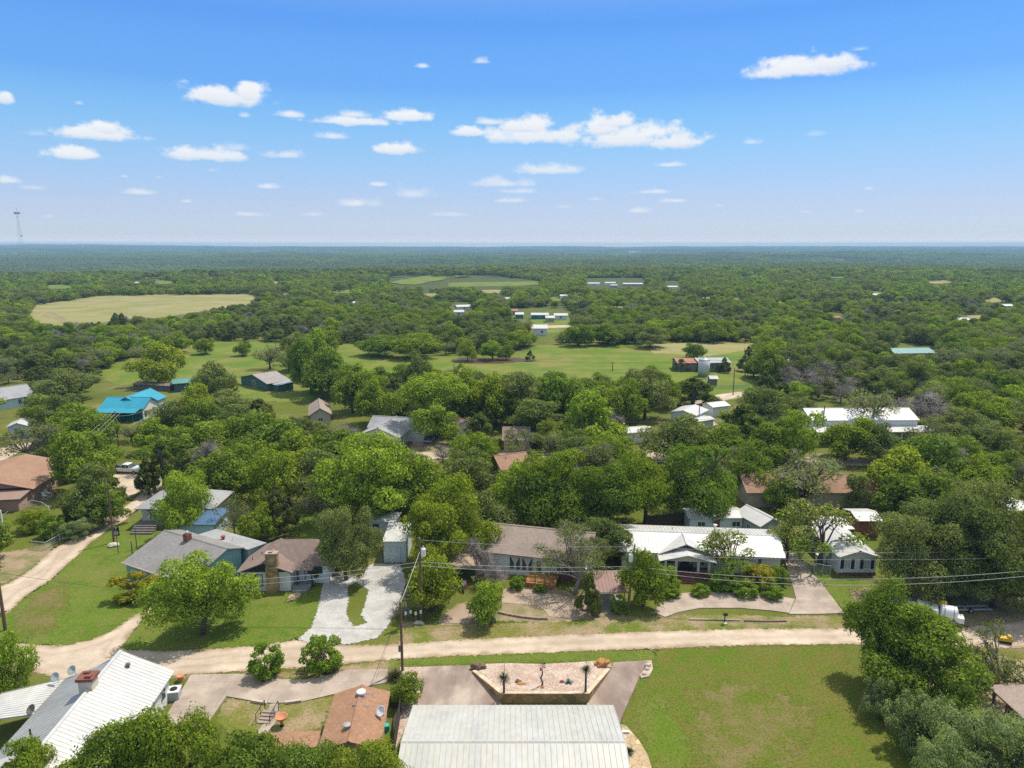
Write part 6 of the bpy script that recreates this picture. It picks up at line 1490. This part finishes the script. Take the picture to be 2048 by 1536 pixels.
# ------------------------------------------------------------------ trees one can single out
HERO = [
 ('pecan',405,1116,1268,168,'broad bright green tree on the lawn in front of the teal house',0),
 ('bush',533,1282,1350,78,'left one of two round clipped trees between the gravel road and the concrete drive',None),
 ('bush',645,1266,1340,92,'right one of two round clipped trees between the gravel road and the concrete drive',None),
 ('elm',60,1500,1660,140,'live tree at the lower left corner in front of the carport',0),
 ('elm',205,1468,1660,175,'green tree crown overlapping the near end of the seam-roofed house',1),
 ('elm',350,1432,1650,180,'green tree crown at the bottom edge below the concrete drive',2),
 ('elm',490,1488,1660,180,'green tree crown at the bottom edge below the terracotta bowl',0),
 ('elm',622,1478,1640,140,'green tree crown covering the near left corner of the orange-roofed cottage',1),
 ('elm',742,1490,1650,140,'green tree crown at the bottom edge left of the cream ribbed roof',2),
 ('pecan',2,1262,1432,116,'bright leafy tree cut by the left edge beside the road fork',0),
 ('elm',1770,1182,1368,145,'tall leafy tree at the corner of the big lawn, left of its larger neighbour',1),
 ('elm',1834,1234,1412,200,'largest leafy tree at the right of the big lawn, in front of the service truck',0),
 ('sage',1757,1355,1438,62,'small silvery juniper in the shade of the largest leafy tree',None),
 ('sage',1812,1385,1500,90,'grey-green juniper with a bare trunk at the edge of the big lawn',None),
 ('sage',1862,1392,1520,95,'grey-green juniper between the lawn juniper and the bright shrub',None),
 ('elm',1895,1378,1500,80,'bright yellow-green sapling behind the silvery junipers',None),
 ('sage',1935,1415,1600,190,'large silvery juniper in the lower right corner',0),
 ('sage',2010,1450,1660,170,'silvery juniper cut by the lower right corner',1),
 ('sage',1890,1490,1680,150,'silvery juniper crown at the very bottom of the right-hand thicket',0),
 ('half',1988,1254,1390,96,'small half-bare tree with a dark trunk in front of the yellow machine',None),
 ('oak',1818,1030,1194,168,'live oak pressed against the right side of the black-shuttered house',0),
 ('oak',1895,985,1180,190,'live oak behind the one touching the black-shuttered house',1),
 ('oak',1985,962,1170,180,'tall live oak at the right edge above the service truck',0),
 ('oak',1890,1062,1200,170,'live oak whose shade covers the ground behind the service truck',2),
 ('oak',1985,1062,1215,165,'live oak with a forked pale trunk by the bare earth at the right edge',1),
 ('oak',2085,1000,1225,140,'live oak cut by the right edge beside the road',2),
 ('mimosa',1640,1010,1132,150,'flat-topped mimosa spreading over the driveway left of the black-shuttered house',None),
 ('mimosa',1574,1048,1122,85,'mimosa overhanging the right end of the cream house roof',None),
 ('mimosa',1462,1062,1160,105,'thin mimosa in front of the white metal roof of the cream house',None),
 ('elm',1286,1100,1212,82,'dense rounded tree beside the leaning orange-brown pole',None),
 ('bush',1330,1128,1182,70,'bush left of the brick porch of the cream house',None),
 ('gold',1517,1128,1174,80,'yellow-green bush under the right windows of the cream house',None),
 ('bush',1445,1140,1178,66,'tall weedy bush right of the brick porch',None),
 ('bush',1555,1128,1170,40,'bush at the right corner of the cream house',None),
 ('pecan',970,1160,1243,78,'small bright weeping tree between the paved drive and the paved yard',None),
 ('half',1150,1058,1188,140,'gnarled half-bare cedar in front of the teal-shuttered windows',0),
 ('half',1192,1072,1150,66,'half-bare cedar leaning over the red carport',None),
 ('cedar',1176,1140,1226,58,'narrow cedar between the paved yard and the red carport',None),
 ('dead',952,1082,1165,82,'bare grey tree at the left end of the taupe roof',None),
 ('dead',992,1132,1176,52,'low bare shrub in front of the wide windows of the taupe-roofed house',None),
 ('bush',1034,1150,1178,36,'green shrub left of the deck stairs',None),
 ('elm',862,1118,1222,100,'dense green tree right of the transformer pole',None),
 ('dead',818,1175,1235,55,'grey leafless shrub left of the transformer pole',None),
 ('elm',815,1352,1412,62,'slender crape myrtle on the gravel strip by the orange-roofed cottage',None),
 ('gold',262,1142,1198,84,'yellow-green flowering bush in front of the teal house, left half',None),
 ('gold',305,1150,1200,66,'yellow-green flowering bush in front of the teal house, right half',None),
 ('pecan',372,946,1078,112,'bright yellow-green tree in front of the white stone house',0),
 ('half',470,990,1075,70,'thin half-bare tree right of the blue-roofed annex',None),
 ('elm',520,1010,1082,80,'leafy tree behind the stone-chimney house on its left',None),
 ('bush',497,1078,1125,52,'bush between the teal house and the stone-chimney house',None),
 ('cedar',560,960,1070,90,'dark cedar behind the brown shingle roof of the stone-chimney house',None),
 ('oak',693,1012,1160,118,'grey-green tree with a pale double trunk beside the gravel drive',0),
 ('cedar',655,1060,1150,80,'dark cedar at the right end of the stone-chimney house',None),
 ('elm',862,1008,1150,112,'tall leafy tree over the pale blue shed',0),
 ('elm',905,965,1130,150,'tall leafy tree behind the transformer pole',1),
 ('elm',812,955,1045,100,'leafy tree left of the tall one over the pale blue shed',2),
 ('pecan',735,880,1060,190,'biggest pale green tree in the middle of the village',1),
 ('cedar',330,872,985,100,'dark cedar right of the white pickup truck',None),
 ('cedar',298,905,990,62,'small dark cedar touching the white pickup truck',None),
 ('cedar',376,890,1000,95,'dark cedar behind the bright tree of the white stone house',None),
 ('elm',70,1022,1062,56,'round bright bush by the fence of the pink brick house','b'),
 ('bush',106,1026,1074,62,'round bright green bush on the lawn below the pink brick house',None),
 ('sage',152,1040,1078,50,'left half of the silvery shrub row along the side road',None),
 ('sage',178,1030,1066,50,'right half of the silvery shrub row along the side road',None),
 ('oak',178,935,1045,100,'grey-green tree on the verge above the side-road pole',None),
 ('elm',205,975,1052,80,'leafy tree right beside the side-road pole',None),
 ('cedar',150,985,1052,60,'dark cedar above the silvery shrub row',None),
 ('elm',172,868,985,110,'leafy tree at the far corner of the pink brick house',None),
 ('half',62,852,924,120,'half-bare tree by the gravel lane behind the pink brick house',None),
 ('half',100,862,925,70,'small half-bare tree behind the ridge of the pink brick house',None),
 ('elm',150,808,880,120,'leafy tree below the pale blue house',None),
 ('pecan',140,840,900,70,'pale green tree above the four slanting lines',None),
 ('mesq',262,848,884,58,'airy tree right of the crossarm pole',None),
 ('oak',345,800,868,90,'grey-green tree right of the turquoise-roofed house',None),
 ('pecan',312,838,905,70,'pale feathery tree on the yard slope right of the crossarm pole',None),
 ('elm',320,690,772,94,'dark round tree standing alone at the edge of the pasture',None),
 ('oak',130,740,800,110,'grey-green oak behind the pale blue house',None),
 ('pecan',640,660,748,60,'tall pale tree at the left end of the wide pasture',None),
 ('elm',935,680,722,36,'leftmost bushy tree on the pond bank',None),
 ('pecan',985,682,720,44,'middle bushy tree on the pond bank',None),
 ('elm',1012,690,720,28,'right bushy tree on the pond bank',None),
 ('cedar',1060,698,722,24,'little cedar standing alone right of the pond',None),
 ('elm',1388,688,718,46,'leafy tree behind the rusty barn',None),
 ('cedar',1362,715,742,40,'pale conical tree in front of the rusty barn',None),
 ('cedar',1448,712,745,34,'dark small tree in front of the ranch barn',None),
 ('elm',1530,690,762,72,'bright round tree right of the ranch yard pole',None),
 ('cedar',1495,688,742,50,'dark tree left of the bright round tree in the ranch yard',None),
 ('cedar',1385,748,812,120,'wide dark cedar thicket left of the gravel lane bend',None),
 ('elm',1338,752,818,48,'bright leafy tree behind the white pavilion',None),
 ('mesq',1735,775,872,110,'wide thin-crowned tree in front of the white warehouse roof',None),
 ('mesq',1605,915,1018,140,'wide thin-crowned tree over the rust-roofed house',None),
 ('oak',1290,740,838,100,'grey-green oak with a dark trunk left of the white pavilion',None),
 ('oak',1345,830,930,140,'broad grey-green oak above the gravel bare patch',None),
 ('elm',1800,895,1010,150,'bright green round tree right of the rust-roofed house',None),
 ('elm',1400,890,1042,150,'bright green double-crowned tree behind the cream house',3),
 ('elm',1200,930,1075,150,'big leafy tree behind the taupe-roofed house',0),
 ('elm',1120,900,1060,150,'tall leafy tree left of the big one behind the taupe-roofed house',3),
 ('elm',1290,905,1050,130,'leafy tree behind the left end of the cream house',1),
 ('elm',1190,1000,1082,76,'small leafy tree between the taupe roof and the cream house',None),
 ('pecan',1020,930,1050,90,'pale maple-like tree left of the terracotta-roofed house',None),
 ('cedar',960,815,900,100,'dark cedar over the dusky brown house',None),
 ('elm',1500,890,990,80,'bluish green tree left of the rust-roofed house',None),
 ('pecan',1585,820,925,90,'vivid yellow-green tree left of the warehouse pole',None),
 ('bush',1400,1168,1190,44,'low weeds along the concrete drive in front of the brick steps',None),
 ('bush',1490,1160,1190,60,'silvery weeds at the right end of the drive in front of the cream house',None),
 ('bush',1545,1168,1196,50,'tall weeds at the corner where the two concrete drives meet',None),
 ('bush',1235,1185,1226,34,'small shrub at the foot of the leaning orange-brown pole',None),
 ('bush',1080,1168,1184,30,'low green plants below the deck rail',None),
 ('bush',1340,1172,1194,50,'light weeds left of the concrete drive of the cream house',None),
 ('oak',430,728,815,86,'grey-green tree on the near side of the left pasture',None),
 ('elm',395,772,862,84,'leafy tree right of the grey-green tree beyond the turquoise roof',None),
 ('cedar',520,792,842,88,'dark low cedar in the yard below the dark teal barn',None),
 ('elm',622,680,785,88,'leafy tree at the near corner of the wide pasture',None),
 ('elm',668,696,795,96,'leafy tree behind the grey-brown bungalow',None),
 ('elm',706,735,826,84,'broad leafy tree between the bungalow and the pale grey cross-gabled house',None),
 ('elm',752,760,850,84,'rounded leafy tree behind the pale grey cross-gabled house',None),
 ('cedar',790,748,835,92,'dark cedar at the near edge of the wide pasture',None),
 ('oak',832,702,800,64,'tall grey-green tree rising into the wide pasture',None),
 ('pecan',876,752,878,128,'big pale green tree left of the pole among the trees',2),
 ('elm',925,736,850,96,'leafy tree below the short pole left of the pond',None),
 ('elm',990,748,852,104,'leafy tree behind the cream-walled shed',None),
 ('oak',1058,744,850,120,'broad dark tree in the belt below the pond',None),
 ('elm',1128,750,862,112,'leafy tree in the belt below the pasture pole',None),
 ('oak',1092,800,884,130,'grey-green spreading tree right of the dusky brown house',None),
 ('pecan',1182,788,905,116,'pale green tree with large leaves left of the broad grey-green oak',None),
 ('elm',462,832,920,120,'leafy tree on the slope below the dark low cedar',None),
 ('elm',528,832,938,142,'leafy tree in the thick row left of the biggest pale tree',None),
 ('elm',425,850,935,112,'leafy tree right of the dark cedars by the pickup',None),
 ('elm',600,862,955,124,'leafy tree in the thick row right below the bungalow drive',None),
 ('cedar',648,846,912,84,'dark cedar below the grey-brown bungalow',None),
 ('cedar',700,862,940,92,'dark cedar left below the pale grey cross-gabled house',None),
 ('cedar',770,872,945,92,'dark cedar in front of the pale grey cross-gabled house',None),
 ('oak',640,905,1010,120,'grey-green tree left of the biggest pale tree',None),
 ('elm',555,905,1010,120,'leafy tree behind the dark cedar of the stone-chimney house',None),
 ('elm',455,900,1000,120,'leafy tree above the blue-roofed annex',None),
 ('elm',850,915,1030,130,'leafy tree right of the biggest pale tree',None),
 ('oak',935,905,1010,120,'greyish tree left of the terracotta-roofed house',None),
 ('half',1045,862,925,76,'half-bare tree in front of the dusky brown house',None),
 ('elm',1080,945,1075,120,'leafy tree in front of the terracotta-roofed house',None),
 ('oak',1712,952,1030,54,'dark narrow tree at the right end of the rust-roofed house',None),
 ('elm',1690,838,920,110,'bright leafy tree in front of the white warehouse porch',None),
 ('oak',1760,850,925,110,'greyish tree in front of the right end of the warehouse porch',None),
 ('cedar',1480,800,905,150,'wide dark cedar left of the vivid yellow-green tree',None),
 ('elm',1450,855,930,100,'leafy tree below the wide dark cedar',None),
 ('half',1850,830,900,90,'half-bare tree right of the white warehouse',None),
 ('elm',1250,760,850,80,'leafy tree left of the dark-trunked oak',None),
 ('elm',1560,960,1025,70,'small leafy tree behind the grey gabled shed',None),
 ('mesq',540,690,738,60,'thin mesquite in the thicket by the pasture thicket pole',None),
 ('mesq',578,704,746,52,'small mesquite at the near side of the pasture thicket',None),
 ('elm',410,676,708,42,'leafy tree at the far rim of the left pasture, left of two',None),
 ('elm',486,684,712,36,'leafy tree at the far rim of the left pasture, right of two',None),
 ('elm',352,664,706,62,'leafy tree left of the pasture crossarm pole on the far rim',None),
 ('mesq',292,690,732,64,'thin mesquite left of the dark round pasture tree',None),
 ('oak',598,668,740,66,'grey-green tree right of the thicket pole',None),
 ('elm',650,655,715,62,'leafy tree behind the tall pale tree of the wide pasture',None),
 ('elm',760,672,712,84,'leafy thicket tree at the far left of the wide pasture',None),
 ('elm',830,668,716,86,'leafy thicket tree at the far middle of the wide pasture',None),
 ('elm',1155,650,692,60,'leafy tree in front of the far white cluster lane',None),
 ('elm',1215,648,690,66,'leafy tree right of the far white cluster lane',None),
 ('oak',1300,655,695,70,'grey-green tree at the left end of the ranch hay field',None),
 ('dead',885,890,925,50,'purplish bare shrub beside the bare earth yard',None),
 ('dead',1830,780,850,110,'bare grey tree right of the white warehouse roof',None),
]
for (k, px, yt, yb, w, lab, big) in HERO:
    tree(k, px, yt, yb, w, lab, None, big if isinstance(big, int) else None)
# open ground and buildings that the photograph shows clear of trees (outlines in the photograph)
CLEAR = [
 [(-60,1060),(140,1060),(215,1040),(262,985),(330,985),(300,1020),(330,1070),(480,1060),(480,1040),(650,1070),(650,1130),(2100,1130),(2100,1600),(-60,1600)],
 [(-60,905),(75,905),(158,940),(150,1020),(60,1060),(-60,1060)], [(225,915),(285,915),(285,955),(225,955)],
 [(210,868),(262,828),(330,798),(356,812),(326,842),(306,880),(306,912),(230,920)], [(180,772),(330,768),(335,832),(188,834)], [(-20,768),(78,768),(80,824),(-20,826)], [(-20,822),(64,826),(62,862),(-20,862)],
 [(200,738),(330,702),(420,684),(540,682),(600,690),(590,745),(640,790),(640,806),(600,828),(545,826),(470,792),(455,772),(340,768),(250,768)],
 [(668,690),(740,688),(790,716),(900,712),(1050,698),(1255,688),(1520,684),(1510,700),(1480,745),(1490,792),(1430,800),(1395,760),(1340,745),(1290,730),(1265,742),(1100,750),(1030,746),(900,740),(870,734),(840,722),(760,736),(700,740),(672,722)],
 [(62,642),(60,613),(200,592),(500,588),(530,602),(440,612),(400,622),(330,634),(230,624),(215,640),(100,652)],
 [(606,794),(694,794),(694,836),(606,836)], [(712,824),(826,820),(826,880),(730,886),(712,876)], [(474,738),(576,738),(576,782),(474,782)], [(828,872),(892,872),(896,925),(828,915)],
 [(1014,830),(1064,832),(1064,876),(1014,876)], [(908,834),(944,834),(944,874),(908,874)], [(998,893),(1052,893),(1052,944),(998,944)], [(1328,798),(1434,798),(1436,842),(1330,838)], [(1380,800),(1480,778),(1492,798),(1430,822)],
 [(1616,806),(1850,806),(1862,866),(1616,866)], [(1776,690),(1876,690),(1876,710),(1776,712)], [(1478,938),(1720,935),(1770,960),(1766,1045),(1490,1045)], [(1490,1005),(1570,1005),(1575,1060),(1490,1060)], [(1370,1030),(1500,1030),(1500,1060),(1370,1060)],
 [(1640,1050),(1700,1035),(1775,1035),(1770,1090),(1690,1115)], [(730,1025),(800,1030),(830,1120),(730,1120)], [(585,1015),(640,1015),(650,1070),(590,1080)], [(265,980),(470,1000),(470,1070),(268,1075)],
 [(1060,642),(1128,630),(1142,642),(1142,656),(1100,664),(1100,674),(1062,674)], [(1020,616),(1140,616),(1140,640),(1020,640)], [(900,604),(946,604),(946,628),(900,628)], [(1170,556),(1290,556),(1290,576),(1170,576)], [(1328,562),(1362,562),(1362,580),(1328,580)], [(1645,624),(1690,624),(1690,640),(1645,640)], [(1908,630),(1946,630),(1946,644),(1908,644)],
 [(1395,742),(1425,728),(1470,728),(1470,762),(1400,762)], [(1960,1000),(2050,1000),(2050,1030),(1960,1030)], [(780,552),(960,550),(1080,562),(1080,574),(780,574)], [(1395,527),(1440,517),(1520,513),(1640,513),(1700,517),(1760,519),(1905,521),(1860,530),(1760,532),(1690,528),(1640,525),(1520,528)],
 [(1235,503),(1335,500),(1335,505),(1250,507)], [(180,502),(330,499),(560,501),(560,505),(330,506)], [(278,549),(332,542),(320,557),(288,557)],
 [(330,745),(400,745),(400,775),(240,775),(240,755)], [(-40,868),(60,868),(60,905),(-40,925)], [(1240,860),(1310,852),(1310,885),(1240,885)],
]
def in_poly(x, y, P_):
    c = False
    for i in range(len(P_)):
        (x0, y0), (x1, y1) = P_[i], P_[i - 1]
        if (y0 > y) != (y1 > y) and x < (x1 - x0) * (y - y0) / (y1 - y0) + x0: c = not c
    return c
CLEAR += [[(x_ + a_ * .95 * math.cos(k * .785), y_ + b_ * .95 * math.sin(k * .785)) for k in range(8)] for x_, y_, a_, b_ in MEADOWS]
CLEAR += [[(x_ - 3, y_ - 5), (x_ + 18, y_ - 5), (x_ + 18, y_ + 2), (x_ - 3, y_ + 2)] for x_, y_ in ((268,566),(566,590),(704,606),(1006,598),(1120,592),(1462,600),(1748,590),(2010,612),(1716,660),(1998,668),(1180,668),(352,650))]
BOX = [(min(p[0] for p in P_), max(p[0] for p in P_), min(p[1] for p in P_), max(p[1] for p in P_), P_) for P_ in CLEAR]
def is_clear(x, y):
    return any(a <= x <= b and c <= y <= d and in_poly(x, y, P_) for a, b, c, d, P_ in BOX)
def free(x, y, w, h):
    z = zt(x, y)
    px, py, f = proj(x, y, z)
    if f < 20: return False
    r = FOC / f
    if -80 < px < 2130:
        for (dx, zz) in ((0, .0), (0, .5), (0, .9), (-.3, .45), (.3, .45)):
            qx, qy = px + dx * w * r, py - zz * h * r
            if is_clear(qx, qy): return False
    for (cx, cy_, a, b, rz) in FOOT:
        d = Vector((x - cx, y - cy_))
        if d.length_squared > (a + b + w) ** 2: continue
        d.rotate(Matrix.Rotation(-rz, 2))
        if abs(d.x) < a + w * .18 and abs(d.y) < b + w * .18: return False
    return True
def kind_at(x, y, rr):
    v = noise.noise((x / 60, y / 60, 4.2)) + .55 * noise.noise((x / 17, y / 17, 9.1)) + rr.uniform(-.22, .22)
    if rr.random() < .055: return 'dead'
    if rr.random() < .075: return 'half'
    if rr.random() < .05: return 'mesq'
    if rr.random() < .05: return 'pecan'
    if v < -.26: return 'cedar'
    if v < .02: return 'oak'
    return 'elm' if rr.random() < .88 else rr.choice(['mesq', 'pecan'])
rr = random.Random(77)
cand = []
cells = {}
def near_any(x, y, d):
    i, j = int(x // 8), int(y // 8)
    for a in (-1, 0, 1):
        for b in (-1, 0, 1):
            for (qx, qy, qd) in cells.get((i + a, j + b), ()):
                if (qx - x) ** 2 + (qy - y) ** 2 < (d + qd) ** 2: return True
    return False
def put(x, y, d): cells.setdefault((int(x // 8), int(y // 8)), []).append((x, y, d))
for (x, y, w, h, k, e) in TREES: put(x, y, w * .36)
y = 84.0
while y < 1000:
    st = 5.6 if y < 420 else 6.4
    x = -((.86 if y < 420 else 1.15) * y + 30)
    while x < (.86 if y < 420 else 1.15) * y + 30:
        X, Y = x + rr.uniform(-.42, .42) * st, y + rr.uniform(-.42, .42) * st
        x += st
        k = kind_at(X, Y, rr)
        w = rr.uniform(6.5, 11.5) if Y < 330 else rr.uniform(6, 10.5); h = w * rr.uniform(.66, .9)
        if k == 'cedar': w, h = w * .85, h * .9
        if k in ('dead', 'half'): w, h = w * .8, h * .85
        thin = noise.noise((X / 38, Y / 38, 15.5))
        if thin < -.75 and 130 < Y < 330: continue
        if near_any(X, Y, w * .27): continue
        if not free(X, Y, w, h): continue
        px, py, f = proj(X, Y, 0)
        vis = -60 < px < 2108
        put(X, Y, w * .27)
        cand.append((w * h / (f * f) if vis else 0, X, Y, w, h, k))
    y += st * .9
cand.sort(reverse=True)
N_SINGLE = 300 - sum(1 for t in TREES if t[4] not in ('bush', 'gold'))
single, rest = cand[:N_SINGLE], cand[N_SINGLE:]
for (_, X, Y, w, h, k) in single: plant(k, X, Y, w, h)
pts = [(X, Y, w, h, k, 0 if Y < 560 else 1) for (_, X, Y, w, h, k) in rest]
y = 1000.0
while y < 13000:                                                # clumps beyond
    far_ = y > 3600
    st = 27 if y < 2000 else (31 if not far_ else 118)
    x = -(1.15 * y + 60)
    while x < 1.15 * y + 60:
        X, Y = x + rr.uniform(-.4, .4) * st, y + rr.uniform(-.4, .4) * st
        x += st
        px, py, f = proj(X, Y, zt(X, Y))
        if is_clear(px, py) and rr.random() < .8: continue
        s = rr.uniform(.85, 1.2)
        pts.append((X, Y, s, s * rr.uniform(.75, 1.2), '', 3 if far_ else 2))
    y += st * .92
forest(pts)
print('FOREST', len(pts), 'single', len(single), 'hero', len(HERO))
# ------------------------------------------------------------------ say which tree each one is
for ax, ay, ph in [((1085, 718)[0], 718, 'the pond'), (300, 615, 'the tan hay field'), (1150, 720, 'the wide pasture'), (420, 715, 'the left pasture'), (1420, 700, 'the ranch hay field'), (1440, 800, 'the gravel lane bend'), (650, 920, 'the middle gravel road'), (1500, 930, 'the orange bare ground'), (1960, 930, 'the right-hand dirt track'), (60, 890, 'the left-edge gravel lane'), (30, 640, 'the far-left woods'), (2030, 700, 'the right-hand grey woods'), (2030, 820, 'the warehouse woods')]:
    p = G(ax, ay); LAND.append((p.x, p.y, ph))
def name_trees():
    groups = {}
    for (x, y, w, h, k, e) in TREES:
        if e.get('label'): continue
        size = 'tall ' if h > 7.9 else ('small ' if h < 5.2 else '')
        d, lx, ly, ph = min((math.hypot(x - a, (y - b) * .8), a, b, c) for a, b, c in LAND)
        dx, dy = x - lx * (y / ly), y - ly
        rel = ('right of' if dx > 0 else 'left of') if abs(dx) > abs(dy) * .9 else ('behind' if dy > 0 else 'in front of')
        groups.setdefault((size + WORDS[k][1], rel, ph), []).append((d, e))
    ORD = ['nearest', 'second nearest', 'third nearest', 'fourth nearest', 'fifth nearest', 'sixth nearest']
    for (look, rel, ph), L_ in groups.items():
        L_.sort(key=lambda t: t[0])
        for i, (d, e) in enumerate(L_):
            if len(L_) == 1: e['label'] = f'{look} {rel} {ph}'
            elif i < 6: e['label'] = f'{look} {rel} {ph}, {ORD[i]} to it'
            else: e['label'] = f'{look} {rel} {ph}, among the farther ones'
            if len(L_) > 1: e['group'] = f'{look}s {rel} {ph}'
name_trees()
# ------------------------------------------------------------------ air
def haze():
    m = bpy.data.materials.new('air'); m.use_nodes = True
    nt = m.node_tree; nt.nodes.clear()
    out, v = nd(nt, 'ShaderNodeOutputMaterial'), nd(nt, 'ShaderNodeVolumePrincipled')
    v.inputs['Color'].default_value = HAZE_COL
    v.inputs['Density'].default_value = HAZE_DENS
    v.inputs['Anisotropy'].default_value = .0
    nt.links.new(v.outputs[0], out.inputs['Volume'])
    mb = MB().box((-13600, -13600, -80), (13600, 13600, 112))
    tag(mb.build('haze', m), 'pale blue summer haze over the whole landscape', 'haze', None, 'stuff')
HAZE_COL, HAZE_DENS = (.40, .66, .92, 1), 1.5e-4
haze()
